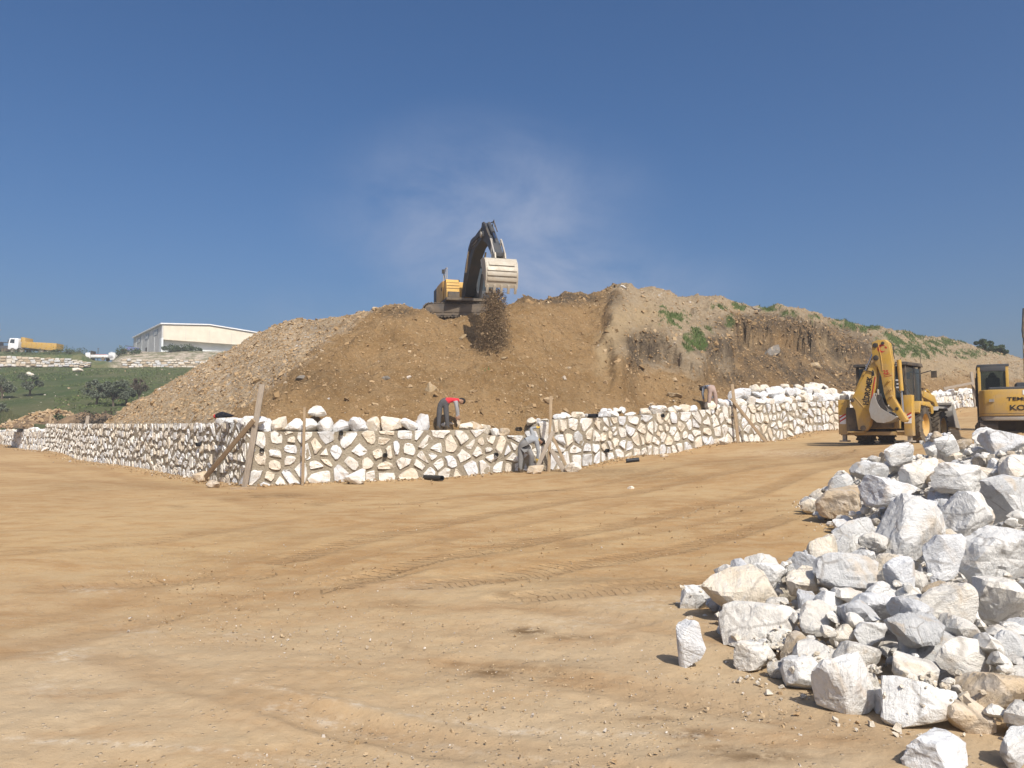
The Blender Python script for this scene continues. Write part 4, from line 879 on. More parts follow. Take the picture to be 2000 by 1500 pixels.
def text(body, size, mat, parent, loc, rot, name='lettering', extr=.004, align='LEFT', sx=1.0, shear=0.0, bold=.012):
    cu = bpy.data.curves.new('t', 'FONT'); cu.body = body; cu.size = size; cu.extrude = extr; cu.align_x = align; cu.shear = shear; cu.offset = size * bold
    o = bpy.data.objects.new('t', cu); COL.objects.link(o); bpy.context.view_layer.update()
    me = bpy.data.meshes.new_from_object(o.evaluated_get(bpy.context.evaluated_depsgraph_get())); bpy.data.objects.remove(o); bpy.data.curves.remove(cu)
    q = link(name, me, mat, parent, loc, rot); q.scale = (sx, 1, 1); return q
def track(parent, x, wdt, L, h, rz=0.0, z0=0.0):
    """crawler track along local Y at lateral x"""
    r = h / 2; pts = []
    ys = L / 2 - r
    for i in range(9): a = -math.pi / 2 + math.pi * i / 8; pts.append((ys + r * math.cos(a), r + r * math.sin(a)))
    for i in range(9): a = math.pi / 2 + math.pi * i / 8; pts.append((-ys + r * math.cos(a), r + r * math.sin(a)))
    mb = MB(); mb.prism([(p[0] * .96, (p[1] - r) * .86 + r) for p in pts], x - wdt * .5, x + wdt * .5, 'x')
    rot = Matrix.Rotation(rz, 4, 'Z')
    tr = mb.build('track', TRK, parent); tr.rotation_euler = (0, 0, rz)
    # grouser shoes round the loop
    sh = MB(); per = []; n = len(pts)
    for i in range(n):
        a = Vector(pts[i]); b = Vector(pts[(i + 1) % n]); l = (b - a).length; k = max(1, int(l / .17))
        for j in range(k): per.append((a.lerp(b, (j + .5) / k), (b - a).normalized()))
    for p, d in per:
        m = Matrix.Rotation(math.atan2(d.y, d.x), 3, 'X'); sh.box((x, p.x, p.y), (wdt, .14, .045), m)
        nrm = Vector((d.y, -d.x)); sh.box((x, p.x + nrm.x * .03, p.y + nrm.y * .03), (wdt, .03, .04), m)
    sh.build('track_shoes', TRK, tr)
    sgn = 1 if x > 0 else -1; fr = MB(); fr.box((x + sgn * wdt * .35, 0, r), (wdt * .4, L - 2.1 * r, h * .42)); fr.build('track_frame', TRK, tr, .02)
    for y, rr in ((ys, r * .68), (-ys, r * .68)):
        MB().lathe([(0, .02), (0, rr), (.06, rr), (.10, rr * .6), (.13, rr * .55), (.13, .02)], (x + sgn * (wdt * .5 - .03), y, r), (sgn, 0, 0), 20).build('sprocket', TRK, tr)
    for k in range(5):
        y = -ys * .62 + ys * 1.24 * k / 4; MB().cyl((x + sgn * wdt * .3, y, r * .36), (x + sgn * wdt * .56, y, r * .36), r * .22).build('roller', TRK, tr)
    return tr
def ram(parent, a, b, r, mat, f=.55, name='cylinder'):
    a = Vector(a); b = Vector(b); c = a.lerp(b, f); o = MB().cyl(a, c, r).build(name, mat, parent); MB().cyl(c, b, r * .55).build('rod', CHR, o)
    return o

# ------------------------------------------------------------------ excavator on top of the hill
EX = empty('excavator', (-2.35, 38.9, 7.42), math.atan2(-.265, -.964), 'charcoal and yellow crawler excavator tipping soil from the crest of the earth hill', 'excavator')
for sx in (-1.15, 1.15): track(EX, sx, .6, 4.1, .68, R(75))
MB().box((0, 0, .42), (1.7, 2.0, .4)).cyl((0, 0, .55), (0, 0, .8), .62, n=24).build('undercarriage', TRK, EX, .03)
MB().box((0, -.35, .82), (2.62, 4.0, .14)).build('deck', BLK, EX, .02)
MB().prism([(-1.28, -2.35), (-1.28, -1.2), (1.28, -1.2), (1.28, -2.35), (.8, -2.62), (-.8, -2.62)], .78, 1.92, 'z').build('counterweight', CHAR, EX, .06)
MB().box((.32, -.55, 1.43), (1.9, 1.32, 1.08)).build('engine_hood', AMB, EX, .05)
tb = MB().prism([(-.02, .9), (1.42, .9), (1.34, 1.62), (1.14, 1.86), (-.02, 1.9)], .62, 1.27, 'x').build('tool_box', AMB, EX, .035)
MB().prism([(1.38, .9), (1.38, 1.2), (1.58, 1.18), (1.62, .9)], .66, 1.22, 'x').build('step', BLK, tb, .01)
for z in (1.38, 1.52, 1.68): MB().box((.94, 1.385 - (z - 1.3) * .12, z), (.62, .02, .012)).build('panel_line', BLK, tb)
MB().box((1.305, -.3, 1.4), (.03, 1.9, .95)).build('side_door', AMB, EX, .01)
MB().box((1.325, .35, 1.5), (.012, .25, .16)).build('vent', BLK, EX)
MB().tube([(1.2, 1.1, 1.85), (1.2, 1.1, 2.45), (1.2, .2, 2.5), (1.2, .2, 1.9)], .022).tube([(1.2, .65, 2.48), (1.2, .65, 1.9)], .018).build('handrail', STEEL, EX)
MB().tube([(1.27, 1.15, 1.7), (1.38, 1.2, 2.15)], .015).box((1.40, 1.2, 2.22), (.14, .05, .2)).build('mirror', BLK, EX)
MB().cyl((.2, -1.0, 1.95), (.2, -1.0, 2.3), .06).build('exhaust', CHAR, EX)
cb = MB(); 
for x in (-1.26, -.34):
    for y in (-.35, 1.05): cb.box((x, y, 1.85), (.09, .09, 1.6))
cb.box((-.8, .35, 2.62), (1.04, 1.6, .09)).box((-.8, .35, 1.2), (1.0, 1.5, .35)); cab = cb.build('cab', CHAR, EX, .02)
MB().box((-.8, 1.06, 1.95), (.86, .015, 1.2)).build('windscreen', GLS, cab); MB().box((-1.27, .35, 1.95), (.015, 1.3, 1.15)).box((-.33, .35, 1.95), (.015, 1.3, 1.15)).build('side_glass', GLS, cab); MB().box((-.8, -.37, 1.95), (.86, .015, 1.1)).build('rear_glass', GLS, cab)
MB().box((-.5, 1.1, 2.72), (.16, .1, .09)).box((-1.1, 1.1, 2.72), (.16, .1, .09)).build('work_light', WHT, cab)
bo = MB().prism([(.3, 1.45), (.55, 1.95), (1.05, 2.7), (1.75, 3.4), (2.25, 3.62), (2.7, 3.62), (4.45, 3.5), (4.75, 3.42), (4.8, 3.15), (4.5, 3.05), (3.3, 2.98), (2.65, 2.72), (1.9, 2.1), (1.2, 1.55), (.75, 1.15), (.45, 1.15)], -.26, .26, 'x').build('boom', CHAR, EX, .025)
for s in (-1, 1): MB().cyl((s * .26, .55, 1.38), (s * .32, .55, 1.38), .16).cyl((s * .26, 4.62, 3.28), (s * .33, 4.62, 3.28), .13).build('pin', STEEL, bo)
text('VOLVO', .26, GREYS, bo, (.265, 2.75, 3.12), (R(90), 0, R(90)))
MB().tube([(.29, 1.0, 2.2), (.3, 1.9, 3.1), (.3, 2.6, 3.35), (.28, 4.2, 3.3), (.27, 4.6, 3.6)], .022).tube([(.30, .9, 1.9), (.32, 2.0, 2.9), (.3, 2.8, 3.15), (.28, 4.0, 3.15)], .02).build('hose', BLK, bo)
st = MB().prism([(4.2, 3.72), (4.35, 3.92), (4.9, 3.68), (6.75, 1.98), (6.72, 1.82), (6.5, 1.74), (5.2, 2.75), (4.5, 3.05), (4.3, 3.3)], -.19, .19, 'x').build('stick', CHAR, EX, .02)
MB().tube([(.2, 4.5, 3.85), (.24, 5.0, 3.75), (.22, 5.6, 3.15), (.2, 6.2, 2.6)], .025).tube([(-.2, 4.4, 3.9), (-.24, 4.9, 3.85), (-.22, 5.6, 3.2)], .025).tube([(-.1, 5.2, 3.55), (-.1, 5.45, 3.75), (-.1, 5.65, 3.4)], .02).build('hose', BLK, st)
ram(EX, (0, 2.3, 3.72), (0, 4.28, 3.84), .10, CHAR, .6, 'stick_cylinder'); ram(EX, (0, 4.95, 3.72), (0, 6.25, 2.68), .085, CHAR, .6, 'bucket_cylinder')
for s in (-1, 1): ram(EX, (s * .42, 1.25, .95), (s * .42, 2.55, 2.98), .085, CHAR, .55, 'boom_cylinder')
for s in (-.24, .24): MB().prism([(6.2, 2.72), (6.32, 2.62), (6.95, 1.85), (6.85, 1.75)], s - .03, s + .03, 'x').prism([(6.25, 2.7), (6.35, 2.62), (6.25, 2.0), (6.15, 2.05)], s * .85 - .025, s * .85 + .025, 'x').build('link', GREYS, EX)
def bucket(parent, outer, inner, x0, x1, mat, teeth, name='bucket'):
    mb = MB(); n = len(outer); 
    mb.prism(outer + inner[::-1], x0, x1, 'x'); b = mb.build(name, mat, parent, .012)
    side = outer + [inner[0]] if False else outer
    for x in (x0, x1): MB().prism(side, x - .022, x + .022, 'x').build('side_plate', mat, b)
    for i in range(teeth):
        x = x0 + .07 + (x1 - x0 - .14) * i / (teeth - 1); a = Vector(outer[-1]); p = Vector(outer[-2]); d = (a - p).normalized(); q = Vector((-d.y, d.x))
        t0 = a - d * .12; MB().prism([tuple(t0 + q * .05), tuple(t0 - q * .05), tuple(a + d * .24 - q * .012), tuple(a + d * .24 + q * .012)], x - .055, x + .055, 'x').build('tooth', mat, b, .008)
    return b
out = [(6.28, 1.72), (6.7, 1.73), (7.02, 1.66), (7.22, 1.42), (7.32, 1.05), (7.30, .72), (7.2, .36)]; inn = [(6.30, 1.66), (6.7, 1.67), (6.98, 1.6), (7.16, 1.4), (7.26, 1.05), (7.24, .73), (7.15, .38)]
bk = bucket(EX, out, inn, -.68, .68, STEEL, 5)
for a, b, w_ in (((7.21, 1.46), (7.27, 1.30), .56), ((7.285, 1.2), (7.325, 1.06), .64), ((7.33, .98), (7.325, .84), .64), ((7.32, .76), (7.29, .62), .64)):
    MB().prism([a, b, (b[0] + .03, b[1]), (a[0] + .03, a[1])], -w_, w_, 'x').build('wear_plate', STEEL, bk, .006)
for s in (-.22, .22): MB().prism([(6.35, 1.7), (6.45, 1.98), (6.7, 2.0), (6.98, 1.92), (7.05, 1.66)], s - .03, s + .03, 'x').build('hinge_ear', STEEL, bk)
# soil pouring out of the bucket
n = 30000; g = np.random.default_rng(77); t = g.beta(1.25, 1.0, n); fx, fy = .265, -.964
px = 968 + g.normal(0, 1, n) * (11 + 16 * t ** .6) * .66 - 6 * t; py = 566 + 122 * t + g.normal(0, 4, n); dpt = 32.4 + g.normal(0, .42, n)
k = (np.abs(px - 965) < 22 + 20 * t); px, py, dpt, t = px[k], py[k], dpt[k], t[k]
q = np.array([P(a, b, c)[:] for a, b, c in zip(px, py, dpt)]); sz = np.clip(g.lognormal(-3.75, .6, len(q)), .01, .16)
V_, F_, T_ = chips(q, sz, .75, 1.5, np.clip(g.normal(.26, .17, len(q)), 0, .9)); me = mesh_np('falling_soil', V_, F_, False); attr(me, 'tint', T_)
M = NM('loose_soil'); r_ = M.n('ValToRGB'); M.t.links.new(M.attr('tint'), r_.inputs[0]); e = r_.color_ramp.elements; e[0].color = (.085, .055, .03, 1); e[1].color = (.40, .29, .17, 1); e[1].position = .8; SOILC = M.done(r_.outputs[0], .95)
tag(link('falling_soil', me, SOILC), 'brown soil and roots pouring down from the tipped excavator bucket', 'soil', kind='stuff')

# ------------------------------------------------------------------ backhoe loader
BO = (14.69, 29.70); BZ = float(ground_z(14.6, 29.2)) - .02
BH = empty('backhoe_loader', (BO[0], BO[1], BZ), R(-45), 'yellow backhoe loader seen from behind with its digging arm folded upright', 'backhoe loader')
def bh(cx, cy, yp):
    """lateral x and height of a point in the plane yp behind the axle, from the photo"""
    a, c = ray(1640 + cx / 6.519, 650 + cy / 6.519); k = math.sqrt(.5)
    # BO.x + k(x+yp) = a*(BO.y + k(yp-x))
    x = (a * (BO[1] + k * yp) - BO[0] - k * yp) / (k * (1 + a)); Y = BO[1] + k * (yp - x); return (x, CAMZ + c * Y - BZ)
def bhp(pts, y): return [bh(px, py, y) for px, py in pts]
def wheel(parent, x, y, r, wd, out):
    s = 1 if x > 0 else -1
    ty = MB().lathe([(-wd / 2, r * .58), (-wd / 2, r * .80), (-wd * .42, r * .93), (-wd * .25, r * .95), (wd * .25, r * .95), (wd * .42, r * .93), (wd / 2, r * .80), (wd / 2, r * .58)], (x, y, r), (1, 0, 0), 32).build('tyre', RUB, parent)
    lg = MB()
    for i in range(20):
        for sd in (-1, 1):
            a = 2 * math.pi * (i + .5 * (sd > 0)) / 20; m = Matrix.Rotation(a, 3, 'X') @ Matrix.Rotation(sd * .7, 3, 'Z')
            lg.box(Vector((x + sd * wd * .25, y, r)) + Matrix.Rotation(a, 3, 'X') @ Vector((0, 0, r * .965)), (wd * .62, r * .09, r * .085), m)
    lg.build('tread_lugs', RUB, ty)
    rm = MB().lathe([(s * wd * .48, r * .60), (s * wd * .42, r * .55), (s * wd * .12, r * .50), (s * wd * .10, r * .25), (s * wd * .22, r * .2), (s * wd * .22, .01)], (x, y, r), (1, 0, 0), 28).build('rim', AMB, ty)
    nut = MB()
    for i in range(8): a = 2 * math.pi * i / 8; nut.cyl((x + s * wd * .1, y + r * .34 * math.cos(a), r + r * .34 * math.sin(a)), (x + s * wd * .16, y + r * .34 * math.cos(a), r + r * .34 * math.sin(a)), .025, n=6)
    nut.build('wheel_nuts', GREYS, ty)
    return ty
for sx in (-1, 1): wheel(BH, sx * .98, 0, .74, .44, 1); wheel(BH, sx * .98, 2.2, .66, .40, 1)
MB().box((0, .9, .85), (.95, 4.6, .45)).cyl((-.85, 0, .74), (.85, 0, .74), .14).cyl((-.85, 2.2, .66), (.85, 2.2, .66), .12).build('chassis', BLK, BH, .02)
MB().box((0, 2.15, 1.52), (1.0, 2.0, .8)).prism([(.95, 1.9), (.95, 2.1), (3.1, 1.95), (3.1, 1.75)], -.48, .48, 'x').build('engine_hood', YEL, BH, .05)
for s in (-1, 1):
    MB().prism([(-.75, 1.2), (-.6, 1.62), (.45, 1.62), (.95, 1.45), (.95, 1.2), (.7, 1.15), (.6, 1.42), (-.5, 1.48), (-.62, 1.15)], s * .72, s * 1.2, 'x').build('rear_fender', YEL, BH, .02)
    MB().prism([(1.55, 1.32), (1.7, 1.48), (2.7, 1.48), (2.85, 1.32), (2.7, 1.4), (1.7, 1.4)], s * .74, s * 1.18, 'x').build('front_fender', GREYS, BH, .01)
    MB().prism([(.95, 1.25), (.95, 2.0), (1.12, 2.15), (1.3, 2.05), (1.45, 1.55), (1.3, 1.2)], s * .62, s * .72, 'x').build('loader_tower', YEL, BH, .02)
    MB().prism([(1.05, 1.98), (1.2, 2.12), (2.6, 1.95), (3.55, 1.15), (3.5, .92), (3.3, .95), (2.5, 1.68), (1.2, 1.85)], s * .63, s * .77, 'x').build('loader_arm', YEL, BH, .02)
    ram(BH, (s * .7, 1.15, 1.25), (s * .7, 2.6, 1.62), .055, YEL, .6, 'loader_cylinder'); ram(BH, (s * .7, 1.9, 2.15), (s * .7, 3.3, 1.55), .05, YEL, .6, 'tilt_cylinder')
out = [(3.55, 1.62), (3.42, 1.35), (3.45, .95), (3.62, .68), (4.35, .62)]; inn = [(3.6, 1.6), (3.48, 1.34), (3.51, .97), (3.65, .74), (4.33, .66)]
lb = bucket(BH, out, inn, -1.18, 1.18, GREYS, 7, 'loader_bucket')
for s in (-.85, -.3, .3, .85): MB().prism([(3.5, 1.5), (3.3, 1.25), (3.3, .85), (3.5, .8)], s - .03, s + .03, 'x').build('bucket_rib', GREYS, lb)
MB().box((0, 3.47, 1.64), (2.3, .1, .1)).build('bucket_beam', GREYS, lb, .01)
# cab
cb = MB()
for x in (-.98, .74):
    for y in (-.72, .22, .95): cb.box((x, y, 2.2), (.09, .09, 1.7))
cb.box((-.12, .12, 1.3), (1.74, 1.7, .3)); cab = cb.build('cab', BLK, BH, .015)
MB().prism([(-.92, 2.98), (-.88, 3.1), (1.0, 3.14), (1.1, 3.0)], -1.07, .84, 'x').build('roof', BLK, cab, .03)
MB().box((-.12, -.73, 2.35), (1.62, .012, 1.15)).build('rear_window', GLS, cab); MB().box((.75, .1, 2.2), (.012, 1.6, 1.45)).build('side_window', GLS, cab); MB().box((-.99, .1, 2.2), (.012, 1.6, 1.45)).build('side_window', GLS, cab); MB().box((-.12, .96, 2.3), (1.62, .012, 1.2)).build('windscreen', GLS, cab)
MB().box((-.15, -.2, 2.0), (.5, .12, .7)).box((-.15, .02, 1.62), (.5, .5, .14)).build('seat', BLK, cab, .03)
for k_, (z, w_) in enumerate(((2.42, .2), (2.28, .14), (2.15, .18))): MB().box((.52, -.742, z), (w_, .006, .06)).build('sticker', WHT, cab)
MB().tube([(.78, .95, 2.75), (1.15, 1.0, 2.85)], .018).box((1.24, 1.0, 2.7), (.2, .05, .26)).build('mirror', BLK, cab)
MB().box((.5, -.86, 3.0), (.22, .1, .12)).box((-.5, -.86, 3.0), (.22, .1, .12)).build('work_light', GREYS, cab); MB().tube([(.8, .9, 3.1), (.85, .9, 3.75)], .008).build('antenna', BLK, cab)
# rear frame with stabilizers
fr = MB(); y = -1.25
def rect(cx0, cy0, cx1, cy1, y): a = bh(cx0, cy1, y); b = bh(cx1, cy0, y); return a[0], a[1], b[0], b[1]
x0, z0, x1, z1 = rect(20, 1205, 930, 1255, y); fr.box(((x0 + x1) / 2, y, .42), (x1 - x0, .14, .14)); fr.box(((x0 + x1) / 2, y, 1.18), (x1 - x0, .14, .14)); fr.box((0, -.95, .85), (1.1, .5, .5)); frm = fr.build('rear_frame', YEL, BH, .015)
for (c0, d0, c1, d1) in ((8, 850, 112, 1292), (842, 790, 932, 1312)):
    x0, z0, x1, z1 = rect(c0, d0, c1, d1, y - .05); sb = MB().box(((x0 + x1) / 2, y - .05, (max(z0, .16) + z1) / 2), (x1 - x0, .3, z1 - max(z0, .16))).build('stabilizer', YEL, BH, .02)
    MB().box(((x0 + x1) / 2, y - .05, .13), (.3, .36, .06)).box(((x0 + x1) / 2, y - .05, .32), (.13, .16, .36)).build('stabilizer_foot', GREYS, sb, .01)
    MB().box(((x0 + x1) / 2, y - .205, z0 + (z1 - z0) * .42), (.24, .01, .34)).build('warning_board', WHT, sb)
    for q in (-.1, .04): MB().prism([(-.12, q), (.12, q + .14), (.12, q + .06 + .14), (-.12, q + .06)], -.006, 0, 'y').build('red_stripe', REDP, sb, loc=((x0 + x1) / 2, y - .211, z0 + (z1 - z0) * .42))
x0, z0, x1, z1 = rect(5, 792, 110, 850, y - .1); MB().box(((x0 + x1) / 2, y - .1, (z0 + z1) / 2), (x1 - x0, .1, z1 - z0)).build('lamp_box', GREYS, BH, .01)
x0, z0, x1, z1 = rect(115, 950, 280, 1255, -1.42); MB().box(((x0 + x1) / 2 + .05, -1.42, (z0 + z1) / 2), (x1 - x0 + .15, .28, z1 - z0)).build('kingpost', BLK, BH, .03)
x0, z0, x1, z1 = rect(140, 1245, 340, 1262, -1.5); MB().box(((x0 + x1) / 2, -1.6, z0), (x1 - x0, .4, .05)).build('kingpost_plate', YEL, BH)
YB = -1.72
boomp = bhp([(252, 1235), (215, 990), (150, 890), (190, 795), (415, 392), (462, 352), (492, 430), (490, 560), (472, 700), (440, 830), (420, 950), (415, 1110), (395, 1185), (345, 1247)], YB)
bm_ = MB().prism(boomp, YB - .14, YB + .14, 'y').build('boom', YEL, BH, .02)
dip = bhp([(432, 125), (500, 96), (590, 90), (640, 135), (662, 250), (692, 420), (692, 620), (702, 830), (785, 960), (872, 1110), (850, 1142), (800, 1130), (700, 985), (622, 900), (582, 770), (545, 560), (500, 440), (436, 350), (426, 200)], YB - .05)
dp = MB().prism(dip, YB - .2, YB + .1, 'y').build('dipper', YEL, BH, .02)
def strip(pts, y, r, mat, name, par): q = bhp(pts, y); return MB().tube([(a, y, b) for a, b in q], r).build(name, mat, par)
strip([(485, 125), (525, 300), (548, 480)], YB - .205, .015, YEL, 'weld_seam', dp); strip([(188, 815), (345, 995)], YB - .142, .012, YEL, 'weld_seam', bm_)
for (cx, cy, r, y_, par) in ((452, 160, .09, YB - .2, dp), (462, 320, .10, YB - .2, dp), (550, 132, .06, YB - .2, dp), (165, 858, .07, YB - .14, bm_), (300, 1215, .10, YB - .14, bm_), (730, 968, .06, YB - .2, dp)):
    x, z = bh(cx, cy, y_); MB().cyl((x, y_ - .035, z), (x, y_ + .01, z), r, n=16).build('pivot_pin', BLK, par, .01)
for (a, b) in (((625, 608), (575, 662)), ((640, 720), (600, 780)), ((655, 805), (615, 860))):
    p = bh(*a, YB - .25); q = bh(*b, YB - .25); MB().cyl((p[0], YB - .24, p[1]), (q[0], YB - .2, q[1]), .022).cyl((p[0], YB - .27, p[1]), (p[0], YB - .2, p[1]), .045, n=10).build('pin_stop', YEL, dp)
def br(pa, pb, y, r, mat, f, nm): a = bh(*pa, y); b = bh(*pb, y); return ram(BH, (a[0], y, a[1]), (b[0], y, b[1]), r, mat, f, nm)
br((215, 745), (440, 235), YB - .02, .075, YEL, .52, 'dipper_cylinder'); br((755, 345), (812, 1060), YB - .02, .075, YEL, .55, 'bucket_cylinder')
for pts, y_ in (([(690, 430), (740, 350), (800, 470), (830, 640), (900, 760)], YB + .05), ([(705, 560), (700, 690), (760, 760), (830, 740)], YB - .22), ([(640, 110), (690, 160), (680, 260), (700, 330)], YB - .1), ([(300, 490), (350, 480), (420, 500)], YB - .16)):
    strip(pts, y_, .016, BLK, 'hose', dp)
# digging bucket curled under the dipper
bo_ = bhp([(482, 770), (440, 870), (420, 985), (445, 1085), (520, 1142), (610, 1150), (700, 1125), (775, 1075)], YB); bi_ = bhp([(492, 790), (455, 880), (440, 985), (462, 1068), (530, 1118), (610, 1124), (690, 1102), (760, 1062)], YB)
db = MB().prism(bo_ + bi_[::-1], YB - .34, YB + .34, 'y').build('digging_bucket', GREYS, BH, .01)
sd = bhp([(482, 770), (440, 870), (420, 985), (445, 1085), (520, 1142), (610, 1150), (700, 1125), (775, 1075), (650, 1015), (560, 955), (520, 890)], YB)
for y_ in (YB - .345, YB + .345): MB().prism(sd, y_ - .018, y_ + .018, 'y').build('side_plate', GREYS, db)
for k_ in range(4): y_ = YB - .3 + .2 * k_; a = bh(482, 775, y_); MB().box((a[0] + .02, y_, a[1] + .06), (.05, .08, .2)).build('tooth', STEEL, db, .008)
p = bh(690, 1060, YB); MB().box((p[0], YB, p[1]), (.4, .2, .12), Matrix.Rotation(R(35), 3, 'Y')).build('bucket_link', GREYS, BH, .02)
# lettering on the arm: brand on the boom, crescent and figures on the dipper
a = bh(362, 922, YB - .15); b = bh(418, 560, YB - .15); ang = math.atan2(b[1] - a[1], b[0] - a[0]); L_ = math.hypot(b[0] - a[0], b[1] - a[1])
tx = text('HİDROMEK', .2, LET, bm_, (a[0], YB - .144, a[1]), (R(90), -ang, 0), extr=.003, bold=.03); wt = max(v.co.x for v in tx.data.vertices); tx.scale = (L_ / wt, L_ / wt * 1.35, 1)
strip([(395, 905), (452, 560)], YB - .142, .018, REDP, 'red_stripe', bm_)
x, z = bh(420, 515, YB - .15); MB().prism([(x - .05, z - .12), (x + .06, z - .08), (x + .04, z + .08), (x, z + .14), (x - .04, z + .04)], YB - .146, YB - .141, 'y').build('emblem', LET, bm_)
x, z = bh(535, 200, YB - .2); cr = []; 
for i in range(13): t = R(50 + 260 * i / 12); cr.append((x + .15 * math.cos(t), z + .15 * math.sin(t)))
for i in range(13): t = R(310 - 260 * i / 12); cr.append((x + .05 + .105 * math.cos(t), z + .105 * math.sin(t)))
MB().prism(cr, YB - .206, YB - .201, 'y').build('crescent', REDP, dp)
x, z = bh(588, 186, YB - .2); sp_ = [(x + (.055 if i % 2 == 0 else .022) * math.cos(R(90 + 36 * i)), z + (.055 if i % 2 == 0 else .022) * math.sin(R(90 + 36 * i))) for i in range(10)]; MB().prism(sp_, YB - .206, YB - .201, 'y').build('star', REDP, dp)
x, z = bh(552, 525, YB - .2); text('25', .20, REDP, dp, (x, YB - .204, z), (R(90), 0, 0), extr=.002); strip([(565, 540), (640, 520)], YB - .203, .008, REDP, 'red_line', dp); strip([(560, 560), (665, 540)], YB - .203, .008, REDP, 'red_line', dp)

# ------------------------------------------------------------------ excavator at the right edge
KO = (18.8, 28.55); KZ = float(ground_z(18.3, 28.0)) 
KX = empty('excavator', (KO[0], KO[1], KZ), R(-30), 'yellow crawler excavator seen from behind at the right edge, behind the rock heap', 'excavator')
for sx in (-.98, .98): track(KX, sx, .55, 3.5, .72)
MB().box((0, 0, .45), (1.5, 1.6, .4)).cyl((0, 0, .55), (0, 0, .85), .5, n=24).build('undercarriage', TRK, KX, .02)
cw = MB().prism([(-1.24, -.7), (1.24, -.7), (1.24, -1.55), (1.12, -1.85), (.8, -2.0), (-.8, -2.0), (-1.12, -1.85), (-1.24, -1.55)], .78, 1.72, 'z').build('counterweight', YEL, KX, .06)
MB().prism([(-1.22, -.7), (1.22, -.7), (1.22, -1.53), (1.1, -1.82), (.8, -1.96), (-.8, -1.96), (-1.1, -1.82), (-1.22, -1.53)], .62, .78, 'z').build('base_plate', GREYS, KX, .04)
MB().prism([(-1.245, -.7), (1.245, -.7), (1.245, -1.553), (1.123, -1.855), (.8, -2.006), (-.8, -2.006), (-1.123, -1.855), (-1.245, -1.553)], .86, .875, 'z').build('groove', BLK, cw)
MB().box((.55, -.95, 1.82), (1.3, 1.1, .32)).box((0, -1.35, 1.76), (1.9, .9, .12)).build('engine_cover', CHAR, KX, .05)
MB().box((0, .1, .82), (2.44, 1.8, .2)).build('deck', YEL, KX, .02); MB().box((.75, .1, 1.3), (.9, 1.5, .75)).build('side_box', YEL, KX, .04)
cb = MB()
for x, y in ((-1.2, -.62), (-.32, -.62), (-1.2, .85), (-.32, .85)): cb.box((x, y, 1.85), (.1, .1, 1.62))
cb.box((-.76, .12, 1.1), (.96, 1.5, .4)).box((-.76, -.63, 1.45), (.9, .06, .5)); cab = cb.build('cab', YEL, KX, .015)
MB().box((-.76, .12, 2.68), (1.02, 1.62, .1)).box((-.76, -.66, 2.56), (.8, .06, .2)).build('roof', CHAR, cab, .03)
MB().box((-.76, -.655, 2.05), (.80, .012, .82)).build('rear_window', CLG, cab); MB().box((-1.215, .1, 1.95), (.012, 1.4, 1.2)).build('side_window', CLG, cab); MB().box((-.76, .87, 2.0), (.8, .012, 1.25)).build('windscreen', CLG, cab); MB().box((-.31, .1, 1.95), (.012, 1.4, 1.2)).build('side_window', CLG, cab)
MB().box((-.76, -.1, 1.95), (.46, .12, .62)).prism([(-.62 - .3, 2.26), (-.62 - .2, 2.45), (-.7, 2.45), (-.6, 2.26)], -.16, -.05, 'y').box((-.76, .15, 1.55), (.48, .5, .14)).build('seat', BLK, cab, .04)
MB().box((-1.27, -.3, 1.55), (.05, .12, 1.75)).tube([(-1.3, .3, 1.2), (-1.3, .3, 2.3)], .02).build('door_rail', BLK, cab)
text('TEMSA', .17, LET, cw, (-.42, -2.012, 1.32), (R(90), 0, 0), extr=.006, sx=1.5); text('KOMATSU', .26, LET, cw, (-.36, -2.012, .98), (R(90), 0, 0), extr=.008, sx=1.25)
MB().box((.35, -2.008, 1.6), (.6, .01, .16)).build('plate', WHT, cw); MB().box((-.88, -1.985, 1.33), (.16, .01, .1), Matrix.Rotation(R(-17), 3, 'Z')).build('decal', GREYS, cw)
bo = MB().prism([(.5, 1.2), (.6, 1.7), (1.5, 3.5), (2.1, 4.15), (2.6, 4.3), (4.8, 4.55), (4.9, 4.25), (2.7, 3.8), (2.2, 3.45), (1.0, 1.2)], .55, .93, 'x').build('boom', YEL, KX, .02)
MB().prism([(4.4, 4.9), (4.7, 5.0), (5.3, 3.8), (5.6, 1.6), (5.4, 1.5), (4.6, 4.1)], .59, .89, 'x').build('stick', YEL, KX, .02); ram(KX, (.74, 2.0, 4.3), (.74, 4.45, 4.95), .08, YEL, .6, 'stick_cylinder')
for x in (.46, 1.02): ram(KX, (x, 1.2, 1.0), (x, 2.1, 3.7), .07, CHAR, .55, 'boom_cylinder')
MB().tube([(.5, 1.4, 3.3), (.42, 1.7, 3.75), (.38, 1.9, 4.2), (.42, 2.0, 4.6), (.46, 2.1, 5.1), (.6, 2.15, 5.15), (.7, 2.2, 4.5)], .035).build('hose', BLK, bo); MB().cyl((.5, 2.15, 3.7), (.5, 2.2, 4.35), .05).box((.48, 1.9, 3.55), (.22, .2, .14)).box((.46, 1.8, 3.2), (.18, .16, .18)).build('fitting', GREYS, bo)
bucket(KX, [(5.2, 1.6), (5.7, 1.4), (5.85, .9), (5.6, .45), (5.1, .4)], [(5.25, 1.54), (5.65, 1.36), (5.78, .9), (5.57, .51), (5.12, .46)], .3, 1.2, STEEL, 4)
